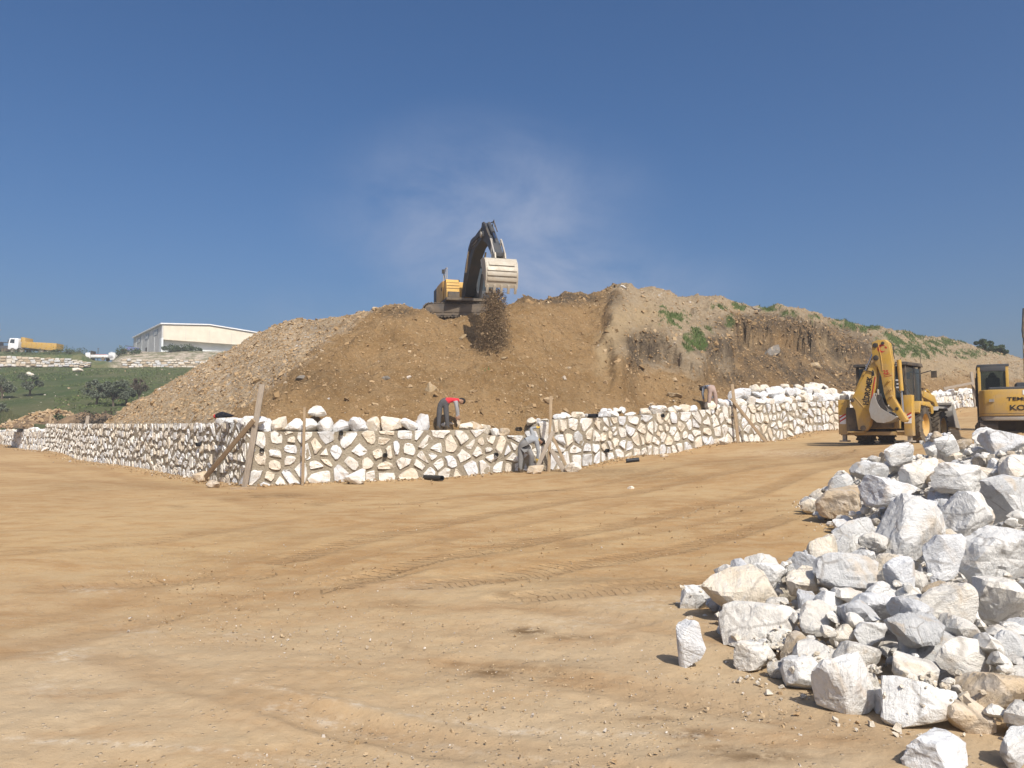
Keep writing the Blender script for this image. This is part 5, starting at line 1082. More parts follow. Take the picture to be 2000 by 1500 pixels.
# ------------------------------------------------------------------ workers
def cloth(name, c, stripes=None):
    M = NM(name); n = M.noise(18, 5, .7); n2 = M.noise(4, 4); col = M.mix(M.math('MULTIPLY', M.rng(n2, .4, .7), .35), c, tuple(x * .6 for x in c)); col = M.mix(M.math('MULTIPLY', M.rng(n, .55, .75), .3), col, (.33, .27, .2))
    if stripes:
        w_ = M.n('TexWave'); w_.inputs['Scale'].default_value = 5; w_.inputs['Distortion'].default_value = 1.5; M.t.links.new(M.coord(), w_.inputs['Vector']); col = M.mix(M.rng(w_.outputs['Fac'], .4, .6), col, stripes)
    return M.done(col, .9, M.bump(M.noise(9, 4), .03, .6), spec=.1)
SKIN = NM('skin').done((.36, .21, .14), .6); HAIR = NM('hair').done((.02, .015, .012), .7); BOOT = cloth('boots', (.10, .075, .05)); GLOVE = cloth('glove', (.62, .42, .08))
def person(name, loc, joints, edges, mats, label, extra):
    """joints: name -> (x, y, z, radius); edges: (a, b, material index); one continuous skinned body"""
    root = empty(name, loc, 0, label, 'person'); J = dict(joints); E = list(edges); 
    for sd in ('l', 'r'):                                  # hands: palm, four fingers and a thumb
        w = Vector(J['hand_' + sd][:3]); el = Vector(J['elbow_' + sd][:3]); d = (w - el).normalized(); a = d.orthogonal().normalized(); b = d.cross(a); mi = extra.get('hand', 3)
        J['palm_' + sd] = (*(w + d * .06), .034); E.append(('hand_' + sd, 'palm_' + sd, mi))
        for i in range(4):
            o = a * (.030 - .02 * i); l = (.062, .072, .068, .052)[i]; p1 = w + d * (.095) + o; p2 = p1 + d * l * .55 + b * .012; p3 = p2 + d * l * .3 + b * .035
            for k, p in enumerate((p1, p2, p3)): J[f'f{sd}{i}{k}'] = (*p, .0095 - .001 * k)
            E += [('palm_' + sd, f'f{sd}{i}0', mi), (f'f{sd}{i}0', f'f{sd}{i}1', mi), (f'f{sd}{i}1', f'f{sd}{i}2', mi)]
        t1 = w + d * .03 + a * .045 + b * .012; t2 = t1 + d * .045 + a * .012 + b * .02; J['t' + sd + '0'] = (*t1, .012); J['t' + sd + '1'] = (*t2, .010); E += [('hand_' + sd, 't' + sd + '0', mi), ('t' + sd + '0', 't' + sd + '1', mi)]
    names = list(J); idx = {n_: i for i, n_ in enumerate(names)}
    me = bpy.data.meshes.new('body'); me.from_pydata([J[n_][:3] for n_ in names], [(idx[a], idx[b]) for a, b, _ in E], []); o = bpy.data.objects.new('tmp', me); COL.objects.link(o)
    md = o.modifiers.new('s', 'SKIN'); md.use_smooth_shade = True; md.branch_smoothing = .4
    if not me.skin_vertices: bpy.context.view_layer.update()
    for i, n_ in enumerate(names):
        sv = me.skin_vertices[0].data[i]; r = J[n_][3] * (1.22 if J[n_][3] > .03 else 1.1); sv.radius = (r, r) if not isinstance(r, tuple) else r; sv.use_root = (n_ == 'pelvis')
    o.modifiers.new('u', 'SUBSURF').levels = 2; o.modifiers['u'].render_levels = 2
    bpy.context.view_layer.update(); bm = bpy.data.meshes.new_from_object(o.evaluated_get(bpy.context.evaluated_depsgraph_get())); bpy.data.objects.remove(o)
    bm.materials.clear()
    for m in mats: bm.materials.append(m)
    nv = len(bm.polygons); c = np.empty(nv * 3); bm.polygons.foreach_get('center', c); c = c.reshape(-1, 3); best = np.full(nv, 9.0); mi = np.zeros(nv, int)
    for a, b, m in E:
        A = np.array(J[a][:3]); B = np.array(J[b][:3]); t = np.clip(((c - A) @ (B - A)) / max(1e-9, (B - A) @ (B - A)), 0, 1); d = np.linalg.norm(c - A - t[:, None] * (B - A), axis=1); ra = J[a][3]; rb = J[b][3]
        d = d - .8 * (ra + (rb - ra) * t); k = d < best; best[k] = d[k]; mi[k] = m
    bm.polygons.foreach_set('material_index', mi.astype(np.int32)); bm.polygons.foreach_set('use_smooth', np.ones(nv, bool)); bm.update()
    body = link('body', bm, None, root)
    # head: skull with nose, brow and ears, hair cap over it
    hc = Vector(J['head'][:3]); nk = Vector(J['neck'][:3]); up = (hc - nk).normalized(); fwd = Vector(extra['face']); fwd = (fwd - up * fwd.dot(up)).normalized(); sdv = up.cross(fwd); m3 = Matrix((sdv, fwd, up)).transposed()
    D, F = ico(3); V = D * np.array([.088, .112, .13]); V[:, 1] += .018 * np.exp(-((D[:, 0] / .22) ** 2 + ((D[:, 2] + .12) / .25) ** 2)) * (D[:, 1] > .5); V[:, 0] *= 1 - .18 * np.clip(-D[:, 2], 0, 1)
    hd = link('head', mesh_np('head', (V @ np.array(m3).T) + np.array(hc), F), SKIN, body)
    for s in (-1, 1): MB().box(hc + m3 @ Vector((s * .088, -.01, -.005)), (.02, .04, .06), m3).build('ear', SKIN, hd, .008); MB().box(hc + m3 @ Vector((s * .034, .108, .01)), (.026, .008, .012), m3).build('eye', HAIR, hd)
    MB().box(hc + m3 @ Vector((0, .106, -.06)), (.045, .008, .010), m3).build('mouth', BOOT, hd)
    H = D * np.array([.096, .118, .137]); keep = (D[:, 2] > .25) | (D[:, 1] < -.25); kf = keep[F].all(1); link('hair', mesh_np('hair', (H @ np.array(m3).T) + np.array(hc), F[kf]), extra.get('hair', HAIR), hd)
    for sd in ('l', 'r'):
        a = Vector(J['foot_' + sd][:3]); t = Vector(J['toe_' + sd][:3]); d = (t - a); d.z = 0; d.normalize(); ang = math.atan2(d.y, d.x); m = Matrix.Rotation(ang, 3, 'Z'); z = min(a.z, t.z)
        mb = MB(); mb.box(Vector((a.x, a.y, z - .015)) + d * .07, (.27, .10, .055), m).box(Vector((a.x, a.y, z + .045)) + d * -.01, (.12, .095, .09), m); mb.build('boot', BOOT, body, .02)
    return root
def limbs(T, S, A, H=3):
    """edge list with materials: trousers T, shirt S, sleeves A, hands H"""
    return [('pelvis', 'hip_l', T), ('hip_l', 'knee_l', T), ('knee_l', 'foot_l', T), ('foot_l', 'toe_l', 4), ('pelvis', 'hip_r', T), ('hip_r', 'knee_r', T), ('knee_r', 'foot_r', T), ('foot_r', 'toe_r', 4), ('pelvis', 'waist', T), ('waist', 'chest', S), ('chest', 'neck', S), ('neck', 'head', 3),
            ('chest', 'sho_l', S), ('sho_l', 'elbow_l', A), ('elbow_l', 'hand_l', A), ('chest', 'sho_r', S), ('sho_r', 'elbow_r', A), ('elbow_r', 'hand_r', A)]
GREYT = cloth('grey_trousers', (.085, .085, .09)); REDV = cloth('red_vest', (.55, .035, .05)); GSLV = cloth('grey_sleeve', (.30, .30, .31))
w1 = P(863, 842, 26.75); w1.z = 1.78
person('person', w1, dict(pelvis=(.03, 0, .95, .135), hip_l=(-.07, 0, .88, .105), knee_l=(-.10, -.02, .49, .075), foot_l=(-.12, 0, .09, .058), toe_l=(-.06, .12, .05, .04), hip_r=(.12, .02, .88, .105), knee_r=(.16, -.01, .50, .075), foot_r=(.19, .04, .11, .058), toe_r=(.26, .16, .07, .04),
    waist=(.12, .02, 1.06, .125), chest=(.40, .10, 1.10, .135), neck=(.56, .16, 1.04, .055), head=(.68, .19, 1.02, .07), sho_l=(.46, .26, 1.06, .075), elbow_l=(.52, .30, .78, .048), hand_l=(.56, .30, .52, .038), sho_r=(.48, -.03, 1.02, .075), elbow_r=(.52, -.05, .74, .048), hand_r=(.53, .0, .48, .038)),
    limbs(0, 1, 2), [GREYT, REDV, GSLV, SKIN, BOOT], 'bent-over worker in red vest and dark grey trousers standing on the front wall', dict(face=(.4, .1, -1), hand=3))
HOOD = cloth('grey_hoodie', (.27, .28, .29)); GT2 = cloth('worn_grey_trousers', (.20, .195, .19))
w2 = P(1016, 921, 26.55); w2.z = float(ground_z(w2.x, w2.y)) + .01
person('person', w2, dict(pelvis=(.08, 0, .95, .15), hip_l=(.02, .07, .88, .11), knee_l=(.02, .02, .48, .085), foot_l=(0, 0, .09, .062), toe_l=(.10, .08, .05, .042), hip_r=(.14, -.06, .88, .11), knee_r=(.40, -.16, .58, .085), foot_r=(.36, -.02, .11, .062), toe_r=(.46, .06, .06, .042),
    waist=(.20, .02, 1.06, .14), chest=(.48, .06, 1.15, .15), neck=(.62, .08, 1.10, .06), head=(.74, .08, 1.04, .07), sho_l=(.48, .24, 1.22, .08), elbow_l=(.36, .36, 1.50, .055), hand_l=(.56, .40, 1.52, .04), sho_r=(.56, -.10, 1.06, .08), elbow_r=(.62, -.12, .74, .052), hand_r=(.60, -.06, .46, .04)),
    limbs(0, 1, 2), [GT2, HOOD, HOOD, GLOVE, BOOT], 'worker in grey hoodie bending at the foot of the wall beside leaning planks', dict(face=(.5, .1, -1), hand=3))
BRN = cloth('dusty_brown_trousers', (.36, .265, .225)); STR = cloth('striped_shirt', (.34, .36, .40), (.10, .12, .17))
w3 = P(1391, 799, 34.35); w3.z = 2.72
person('person', w3, dict(pelvis=(.02, 0, .95, .14), hip_l=(-.08, 0, .88, .105), knee_l=(-.12, -.01, .48, .078), foot_l=(-.16, 0, .09, .058), toe_l=(-.18, .12, .05, .04), hip_r=(.12, 0, .88, .105), knee_r=(.16, -.01, .49, .078), foot_r=(.16, .02, .09, .058), toe_r=(.20, .14, .05, .04),
    waist=(0, .10, 1.04, .13), chest=(-.05, .40, 1.10, .145), neck=(-.16, .56, 1.04, .055), head=(-.30, .55, 1.0, .07), sho_l=(-.24, .42, 1.06, .075), elbow_l=(-.32, .42, .78, .05), hand_l=(-.26, .46, .52, .038), sho_r=(.16, .42, 1.06, .075), elbow_r=(.22, .36, .78, .05), hand_r=(.12, .44, .54, .038)),
    limbs(0, 1, 2), [BRN, STR, STR, SKIN, BOOT], 'worker in brown trousers and striped shirt bending over on the right wall', dict(face=(-.3, .3, -1), hand=3))

# ------------------------------------------------------------------ planks, poles, pipes, bag, single stones
M = NM('raw_timber'); wv_ = M.noise(3, 6, .7, M.mapv((14, 14, .8))); WOOD = M.done(M.mix(M.rng(wv_, .3, .7), (.22, .155, .095), (.40, .30, .19)), .85, M.bump(wv_, .006, .6))
M = NM('grey_timber'); wv_ = M.noise(3, 6, .7, M.mapv((14, 14, .8))); GWOOD = M.done(M.mix(M.rng(wv_, .3, .7), (.20, .165, .13), (.36, .30, .235)), .85, M.bump(wv_, .006, .6))
def plank(a, b, w, t, mat, label, name='plank', cat='plank'):
    a = Vector(a); b = Vector(b); d = b - a; L = d.length; me = MB().prism([(-w / 2, 0), (w / 2, .004), (w * .49, L), (-w * .46, L - .015)], -t / 2, t / 2, 'y').mesh('plank', .006)
    # prism across y: coordinates are (x, z)
    o = link(name, me, mat, None, a); z = d.normalized(); y = Vector((0, 1, 0)); x = y.cross(z).normalized(); y = z.cross(x); o.rotation_euler = Matrix((x, y, z)).transposed().to_euler(); return tag(o, label, cat)
def ends(p0, p1, d0, d1, ground=True):
    a = P(*p0, d0); b = P(*p1, d1)
    if ground: a.z = float(ground_z(a.x, a.y)) - .05
    return a, b
plank(*ends((478, 950), (512, 750), 24.75, 24.8), .19, .05, GWOOD, 'wide grey plank standing upright at the wall corner', 'timber_post', 'post')
plank(*ends((392, 938), (496, 820), 27.0, 24.6), .16, .05, WOOD, 'long plank propped against the corner post from the left', 'timber_brace')
plank(*ends((591, 952), (595, 795), 24.95, 25.0), .085, .06, WOOD, 'thin light timber stake before the front wall right of the corner post', 'timber_stake', 'post')
plank(*ends((1072, 926), (1076, 773), 26.7, 26.9), .11, .06, WOOD, 'tall timber stake standing beside the crouching worker', 'timber_stake', 'post')
plank(*ends((1044, 912), (1080, 842), 26.35, 26.75), .15, .05, GWOOD, 'plank leaning right onto the tall stake in front of the crouching worker', 'timber_brace')
plank(*ends((1112, 920), (1077, 848), 26.6, 26.85), .10, .05, WOOD, 'thin plank leaning left onto the tall stake beside the crouching worker', 'timber_brace')
plank(*ends((1104, 922), (1076, 878), 26.35, 26.7), .16, .06, GWOOD, 'short thick plank leaning low against the tall stake', 'timber_brace')
plank(*ends((1442, 866), (1430, 750), 35.0, 35.2), .15, .05, WOOD, 'timber stake standing before the right wall', 'timber_stake', 'post')
plank(*ends((1497, 858), (1428, 778), 35.2, 35.0), .14, .06, WOOD, 'pale timber brace sloping down right from the stake at the right wall', 'timber_brace')
plank(*ends((158, 903), (172, 812), 43.5, 43.9), .2, .06, GWOOD, 'leaning timber post halfway along the left wall', 'timber_post', 'post')
plank(*ends((164, 905), (160, 862), 43.0, 43.8), .14, .05, GWOOD, 'short brace at the foot of the post halfway along the left wall', 'timber_brace')
plank(*ends((90, 884), (100, 808), 51.0, 51.2), .16, .06, WOOD, 'timber stake at the step in the left wall', 'timber_stake', 'post')
plank(*ends((8, 872), (19, 818), 65.0, 65.2), .16, .06, WOOD, 'timber stake at the far left end of the wall', 'timber_stake', 'post')
plank(*ends((-6, 862), (14, 851), 64.5, 65.0), .16, .06, GWOOD, 'low brace at the stake at the far left end', 'timber_brace')
plank(*ends((1906, 790), (1897, 726), 53.5, 53.8), .2, .07, GWOOD, 'timber post between the backhoe loader and the right excavator', 'timber_post', 'post')
plank(*ends((1843, 759), (1899, 748), 53.2, 53.6, False), .18, .06, GWOOD, 'nearly level rail nailed to the post left of the right excavator', 'timber_rail')
plank(*ends((1918, 774), (1900, 752), 53.2, 53.6, False), .16, .06, WOOD, 'short pale brace right of the post beside the right excavator', 'timber_brace')
a = gpt(450, 957); plank((a.x, a.y, a.z + .02), (a.x + .75, a.y + .1, a.z + .03), .12, .04, WOOD, 'short board lying on the dirt at the foot of the corner post', 'board', 'board')
PVC = NM('black_pvc').done((.02, .021, .024), .45)
def pipe(a, b, r, label=None, parent=None):
    a = Vector(a); b = Vector(b); d = (b - a).normalized(); L = (b - a).length
    me = MB().lathe([(0, r * .88), (0, r), (L, r), (L, r * .88), (.01, r * .86)], (0, 0, 0), d, 20).mesh('pipe'); o = link('drain_pipe' if parent else 'pipe', me, PVC, parent, a)
    if label: tag(o, label, 'pipe')
    return o
a = gpt(829, 937); b = gpt(863, 939); pipe(a + Vector((0, .15, .075)), b + Vector((0, .1, .075)), .085, 'black plastic pipe offcut lying on the dirt before the front wall')
a = gpt(1224, 904); b = gpt(1249, 901); pipe(a + Vector((0, .1, .06)), b + Vector((0, .1, .06)), .08, 'black plastic pipe offcut lying at the foot of the right wall')
def in_wall(wall, p0, p1, px, py):
    """drain pipe sticking out of a wall at a pixel"""
    d = (p1 - p0).normalized(); a, c = ray(px, py); t = (p0.y * a - p0.x) / (d.x - a * d.y); Y = p0.y + t * d.y; pipe((t, -.16, CAMZ + c * Y), (t, .3, CAMZ + c * Y), .075, parent=wall)
for px, py in ((666, 846), (752, 889), (968, 888), (1014, 838), (512, 880)): in_wall(wall_front, C_, D_, px, py)
for px, py in ((1160, 812), (1182, 880), (1290, 812)): in_wall(wall_right, D_, E_, px, py)
for px, py in ((392, 868),): in_wall(wall_left, B_, C_, px, py)
def lone(px, py, wp, hp, d, t, label, seed, lvl=3, ground=True):
    k = d / 1500; me, V = rock_mesh(seed, lvl, (wp * k, wp * k * .75, hp * k), tilt=.1, npl=12); c = P(px, py, d)
    if ground: c.z = float(ground_z(c.x, c.y)) - V[:, 2].min() - .03
    return ground_rock('rock', me, V, c, t, label)
lone(690, 937, 52, 30, 24.7, 'pale', 'white boulder lying in front of the front wall left of the pipe', 801)
lone(1046, 919, 34, 16, 26.0, 'tan', 'flat tan stone at the feet of the crouching worker', 802)
lone(416, 950, 28, 16, 24.4, 'tan', 'tan stone on the dirt at the foot of the corner brace', 803)
lone(392, 934, 34, 22, 26.9, 'tan', 'brown stone against the left wall where the corner brace stands', 804)
lone(620, 803, 36, 22, 25.9, 'pale', 'rounded white stone perched on top of the front wall', 805, ground=False)
lone(1232, 933, 14, 9, 21.0, 'cream', 'small lone stone on the dirt before the right wall', 806)
lone(1119, 914, 34, 20, 26.3, 'cream', 'cream stone at the foot of the tall stake', 807)
lone(88, 884, 14, 8, 50, 'pale', 'pale stone at the foot of the left wall', 808); lone(125, 888, 12, 7, 47.5, 'pale', 'small pale stone at the foot of the left wall by the yard', 809)
lone(152, 723, 19, 9, 108, 'cream', 'flat cream boulder in the middle of the green field', 810, ground=False); lone(58, 730, 18, 8, 104, 'cream', 'pale flat boulder in the field above the nearest olive tree', 811, ground=False)
lone(1297, 885, 16, 8, 29.3, 'tan', 'tan block at the foot of the right wall', 813); lone(1415, 873, 22, 16, 33.6, 'pale', 'white stone at the foot of the right wall below the worker', 814)
def on_hill(px, py):
    a, c = ray(px, py); ds = np.linspace(26, 70, 900); zz = CAMZ + c * ds - mound_z(a * ds, ds); i = np.argmax(zz < 0) if (zz < 0).any() else int(np.argmin(zz)); zz_ = zz[i]; return Vector((a * ds[i], ds[i], CAMZ + c * ds[i] - max(0, zz_)))
for i, (px, py, wp, hp, t, lab) in enumerate([(841, 762, 22, 26, 'tan slab', 'big yellow-tan slab standing in the loose soil above the red-vested worker'), (1318, 772, 30, 12, 'tan slab', 'flat tan slab on the slope above the right wall'), (592, 738, 30, 9, 'dark slab', 'dark flat slab on the soil slope left of centre'), (755, 740, 18, 10, 'dark slab', 'grey slab in the middle of the soil slope'), (1110, 720, 14, 8, 'tan slab', 'cream stone on the soil slope right of the falling soil'),
      (1218, 562, 16, 8, 'white', 'white slab on the hill crest right of the peak'), (985, 700, 16, 7, 'tan slab', 'flat cream slab below the falling soil'), (905, 660, 20, 8, 'tan slab', 'flat tan slab left of the falling soil'), (1478, 605, 26, 10, 'dark slab', 'dark slab poking from the grassy crest'), (1505, 690, 50, 22, 'dark slab', 'grey layered rock exposed in the dark cut bank'), (1590, 715, 26, 18, 'tan slab', 'tan slab leaning in the dark cut bank')]):
    p = on_hill(px, py); k = p.y / 1500; me, V = rock_mesh(900 + i, 3, (wp * k, wp * k * .7, hp * k), tilt=.35, npl=9); ground_rock('rock', me, V, p, t, lab).data.materials[0] = SLAB
g = np.random.default_rng(31); D, F = ico(3); V = D * np.array([.30, .17, .13]) * (1 + .12 * fbm(D[:, 0] * 2, D[:, 1] * 2, D[:, 2] * 2, 3, 4))[:, None]; V[:, 2] = np.maximum(V[:, 2], -.06); V[:, 2] *= np.interp(D[:, 0], [-1, -.2, 1], [1.2, 1.1, .45])
bgp = P(438, 812, 25.9); bag = link('bag', mesh_np('bag', V, F), cloth('black_cloth', (.014, .015, .022)), None, bgp); tag(bag, 'black bag with a red end lying on the wall top left of the corner post', 'bag')
link('red_end', mesh_np('red_end', D * np.array([.06, .10, .07]), F), cloth('red_cloth', (.5, .05, .05)), bag, (-.30, 0, -.02))
# spilled dirt and chips along the foot of the walls
xs, ys, zs = [], [], []
for i in range(1, len(WN) - 2):
    a, b = WN[i], WN[i + 1]; L = math.hypot(b[0] - a[0], b[1] - a[1]); n = int(L * 45); t = g.uniform(0, 1, n); s = np.abs(g.normal(0, .42, n)) + .05; nx, ny = (b[1] - a[1]) / L, -(b[0] - a[0]) / L
    xs.append(a[0] + t * (b[0] - a[0]) + nx * s); ys.append(a[1] + t * (b[1] - a[1]) + ny * s)
xs = np.concatenate(xs); ys = np.concatenate(ys); sz = np.clip(g.lognormal(-2.9, .55, len(xs)), .02, .2); V_, F_, T_ = chips(np.stack([xs, ys, ground_z(xs, ys) + sz * .15], 1), sz, .6, .4, np.clip(g.normal(.5, .24, len(xs)), 0, 1))
me = mesh_np('wall_foot_debris', V_, F_, False); attr(me, 'tint', T_); tag(link('wall_foot_debris', me, CHIP), 'chips and crumbs of stone and mortar along the foot of the walls', 'debris', kind='stuff')

# ------------------------------------------------------------------ far left: heap, trees, terrace wall, truck, hall
def heap(name, cx, cy, rx, ry, h, mat, seed, label, kind=None):
    u = np.linspace(0, 1, 26); th = np.linspace(0, 2 * np.pi, 61); U, T = np.meshgrid(u, th, indexing='ij'); X = cx + rx * U * np.cos(T); Y = cy + ry * U * np.sin(T); Z = field_z(X, Y) - .3 + (h + .3) * (1 - U ** 1.6) + .35 * h * fbm(X * .8, Y * .8, o=4, seed=seed) * (1 - U)
    o = link(name, mesh_np(name, np.stack([X, Y, Z], -1).reshape(-1, 3), grid_faces(*X.shape)), mat); tag(o, kind='structure'); return X, Y, Z
M = NM('brown_heap'); n2 = M.noise(1.2, 6, .7); HEAP = M.done(M.mix(M.rng(n2, .35, .65), (.11, .075, .045), (.25, .17, .10)), .95, M.bump(M.noise(4, 5), .2, 1.0))
hp_ = P(175, 822, 56); heap('dark_earth_heap', hp_.x, hp_.y, 3.6, 2.6, 1.25, HEAP, 5, ''); hq = P(92, 828, 60); HX, HY, HZ = heap('stone_heap', hq.x, hq.y, 3.2, 2.4, .75, HEAP, 9, '')
k = rng.integers(0, HX.size, 700); pp = np.stack([HX.ravel()[k] + rng.normal(0, .1, 700), HY.ravel()[k] + rng.normal(0, .1, 700), HZ.ravel()[k] + .05], 1); V_, F_, T_ = chips(pp, np.clip(rng.lognormal(-1.3, .4, 700), .1, .6), .6, .5, np.clip(rng.normal(.58, .12, 700), 0, 1)); me = mesh_np('heap_stones', V_, F_, False); attr(me, 'tint', T_)
tag(link('heap_stones', me, CHIP), 'reddish rubble piled behind the far end of the left wall', 'rubble', kind='stuff')
def leaf_mat(name, a, b):
    M = NM(name); M.b.inputs['Roughness'].default_value = .7; return M.done(M.mix(M.attr('tint'), a, b), .7, spec=.25)
OLIVE = leaf_mat('olive_leaf', (.065, .08, .05), (.16, .18, .13)); BUSHL = leaf_mat('bush_leaf', (.03, .05, .02), (.075, .10, .04)); BRUSH = leaf_mat('dry_brush', (.05, .04, .03), (.13, .10, .07)); BARK = NM('bark').done((.10, .08, .06), .95)
def leaves(centers, radii, n, size, g):
    k = g.integers(0, len(centers), n); d = g.normal(size=(n, 3)); d /= np.linalg.norm(d, axis=1)[:, None]; p = centers[k] + d * (radii[k] * g.uniform(.35, 1, n) ** .6)[:, None] * np.array([1, 1, .8])
    a = g.normal(size=(n, 3)); a /= np.linalg.norm(a, axis=1)[:, None]; b = np.cross(a, g.normal(size=(n, 3))); b /= np.linalg.norm(b, axis=1)[:, None]; s = size * g.uniform(.6, 1.4, n)[:, None]
    V = np.stack([p - a * s, p + b * s * .45, p + a * s, p - b * s * .45], 1).reshape(-1, 3); return V, np.arange(4 * n).reshape(-1, 4)
def tree(name, px, py, d, h, wd, mat, seed, label, n=2600, lsize=.09, trunk=.27, cat='tree', z=None):
    g = np.random.default_rng(seed); b = P(px, py, d); b.z = (float(field_z(b.x, b.y)) if z is None else z) - .1; root = empty(name, b, 0, label, cat)
    h *= .88; wd *= .95; mb = MB(); top = Vector((g.normal(0, .1), 0, h * trunk)); mb.tube([(0, 0, 0), (top.x * .6, .02, top.z * .5), top], [h * .05, h * .04, h * .032], 8); cs, rs = [], []
    for i in range(9):
        a = 2 * math.pi * i / 9 + g.uniform(-.3, .3); r = wd * .5 * g.uniform(.25, .8); e = Vector((r * math.cos(a), r * math.sin(a), h * g.uniform(trunk + .12, .93))); mb.tube([top, top.lerp(e, .5) + Vector((0, 0, h * .04)), e], [h * .022, h * .015, h * .006], 6); cs.append(e); rs.append(wd * g.uniform(.08, .24))
    mb.build('trunk', BARK, root); V, F = leaves(np.array([c[:] for c in cs]), np.array(rs), n, lsize, g); me = mesh_np('crown', V, F, False); attr(me, 'tint', np.repeat(g.uniform(0, 1, n), 4)); link('crown', me, mat, root); return root
tree('olive_tree', 58, 767, 80, 2.6, 2.6, OLIVE, 1, 'lone dark olive tree with a bare trunk in the middle of the field'); tree('olive_tree', 4, 764, 78, 2.7, 3.2, OLIVE, 2, 'olive tree cut off by the left picture edge')
tree('olive_tree', 186, 782, 72, 2.9, 3.0, OLIVE, 3, 'olive tree left in the group by the hill foot'); tree('olive_tree', 222, 781, 70, 2.6, 2.6, OLIVE, 4, 'dense olive tree in the middle of the group by the hill foot'); tree('olive_tree', 248, 779, 71, 2.7, 2.4, OLIVE, 5, 'olive tree right in the group by the hill foot', trunk=.3)
tree('olive_tree', 270, 766, 74, 3.0, 2.2, BRUSH, 6, 'bare brownish tree touching the gravel slope', 900); tree('olive_tree', 0, 790, 66, 1.2, 1.6, OLIVE, 7, 'low olive shrub at the left picture edge below the tree', 900, trunk=.2)
tree('shrub', 196, 808, 55, 1.5, 4.0, BRUSH, 8, 'dark dry brush on the earth heap behind the left wall', 2600, trunk=.1, cat='shrub'); tree('shrub', 130, 812, 58, .8, 1.4, BUSHL, 9, 'small green shrub beside the reddish rubble', 700, trunk=.1, cat='shrub')
p = on_hill(1925, 676); tree('shrub', 1925, 674, 79, 1.5, 2.6, BUSHL, 10, 'round dark bush on the hill crest left of the right excavator boom', 2600, trunk=.15, cat='shrub', z=float(mound_z(np.array([P(1925, 676, 79).x]), np.array([79.]))[0]) - .1)
tree('shrub', 1956, 682, 83, 1.3, 1.7, BUSHL, 11, 'smaller dark bush on the crest beside the excavator boom', 1800, trunk=.15, cat='shrub', z=float(mound_z(np.array([P(1956, 682, 83).x]), np.array([83.]))[0]) - .1)
# terrace retaining wall of squared field stones
def far_wall(x0px, x1px, d, zlo, zhi, label, seed, nmax=280):
    a = P(x0px, 700, d); b = P(x1px, 700, d); L = b.x - a.x; o = MB().prism([(0, zlo(0)), (L, zlo(1)), (L, zhi(1)), (L * .5, zhi(.5)), (0, zhi(0))], .02, .6, 'y').build('terrace_wall', MORTAR, None, loc=(a.x, d, 0)); tag(o, label, 'wall'); g = np.random.default_rng(seed); cnt = 0; rows = 4
    for r in range(rows):
        u = g.uniform(0, .4)
        while u < L and cnt < nmax:
            w_ = g.uniform(.5, 1.15); t = (u + w_ / 2) / L; lo, hi = zlo(t), zhi(t); h = (hi - lo) / rows
            if t < 1 and h > .1:
                s = link('stone', STB[g.integers(len(STB))], WSTONE, o, (u + w_ / 2, .02, lo + h * (r + .5))); s.scale = (w_ * g.uniform(.7, .95), .2 * g.uniform(.7, 1.5), h * g.uniform(.65, 1.0)); tone(s, g.choice(['pale', 'cream', 'grey', 'tan', 'tan slab'], p=[.15, .25, .25, .25, .1])); s.rotation_euler = (0, g.normal(0, .05), 0); s.location.z += g.normal(0, .06); cnt += 1
            u += w_
STB = [MB().box((0, 0, 0), (1, 1, 1)).mesh('stone', .12) for _ in range(1)]
zf = lambda d, py: CAMZ + ray(0, py)[1] * d
far_wall(-60, 176, 123.0, lambda t: 12.6 + .0 * t, lambda t: 14.45 - .0 * t if t < .1 else float(np.interp(t, [.1, .6, .85, 1], [14.42, 14.15, 13.85, 13.35])), 'pale stone terrace wall below the parked dump truck', 61)
far_wall(236, 420, 122.6, lambda t: 12.4, lambda t: 13.7, 'stone bank wall below the white industrial hall', 62)
# dump truck
tp = P(68, 690, 130.0); tz = float(terrace_z(np.array([tp.x]), np.array([130.]))[0]); DT = empty('dump_truck', (tp.x, 130.0, tz), R(-1.5), 'white-cabbed dump truck with a long yellow tipper body on the terrace', 'truck'); DT.rotation_euler = (0, R(3.0), 0); DT.scale = (.88, .88, .88); DT.location.z -= .28
MB().box((0, 0, .95), (8.6, .9, .3)).build('chassis', BLK, DT)
cbn = MB().prism([(-4.55, .75), (-4.55, 1.9), (-4.35, 2.9), (-2.75, 2.95), (-2.6, 2.5), (-2.6, 1.1), (-2.9, .75)], -1.2, 1.2, 'y').build('cab', WHT, DT, .06); MB().prism([(-4.25, 2.0), (-4.1, 2.7), (-3.35, 2.72), (-3.35, 1.95)], -1.22, 1.22, 'y').build('side_window', GLS, cbn); MB().box((-4.47, 0, 2.4), (.12, 2.1, .8), Matrix.Rotation(R(11), 3, 'Y')).build('windscreen', GLS, cbn); MB().box((-4.5, -1.35, 2.3), (.1, .1, .5)).build('mirror', BLK, cbn); MB().box((-3.7, 0, .72), (1.8, 2.3, .3)).build('bumper', BLK, DT)
bd = MB().prism([(-2.0, 1.25), (-2.0, 3.2), (-1.35, 3.15), (-1.3, 2.35), (4.3, 2.35), (4.65, 2.35), (4.65, 1.15), (3.6, .95)], -1.24, 1.24, 'y').build('tipper_body', YEL, DT, .04); MB().box((-2.25, 0, 2.75), (.12, 2.0, .9)).build('headboard', YEL, bd); MB().box((4.7, 0, 1.8), (.08, 2.3, 1.1)).build('tailgate', YEL, bd)
for k_ in range(6): MB().box((-1.0 + k_ * .95, -1.27, 1.8), (.1, .07, .95)).build('rib', YEL, bd)
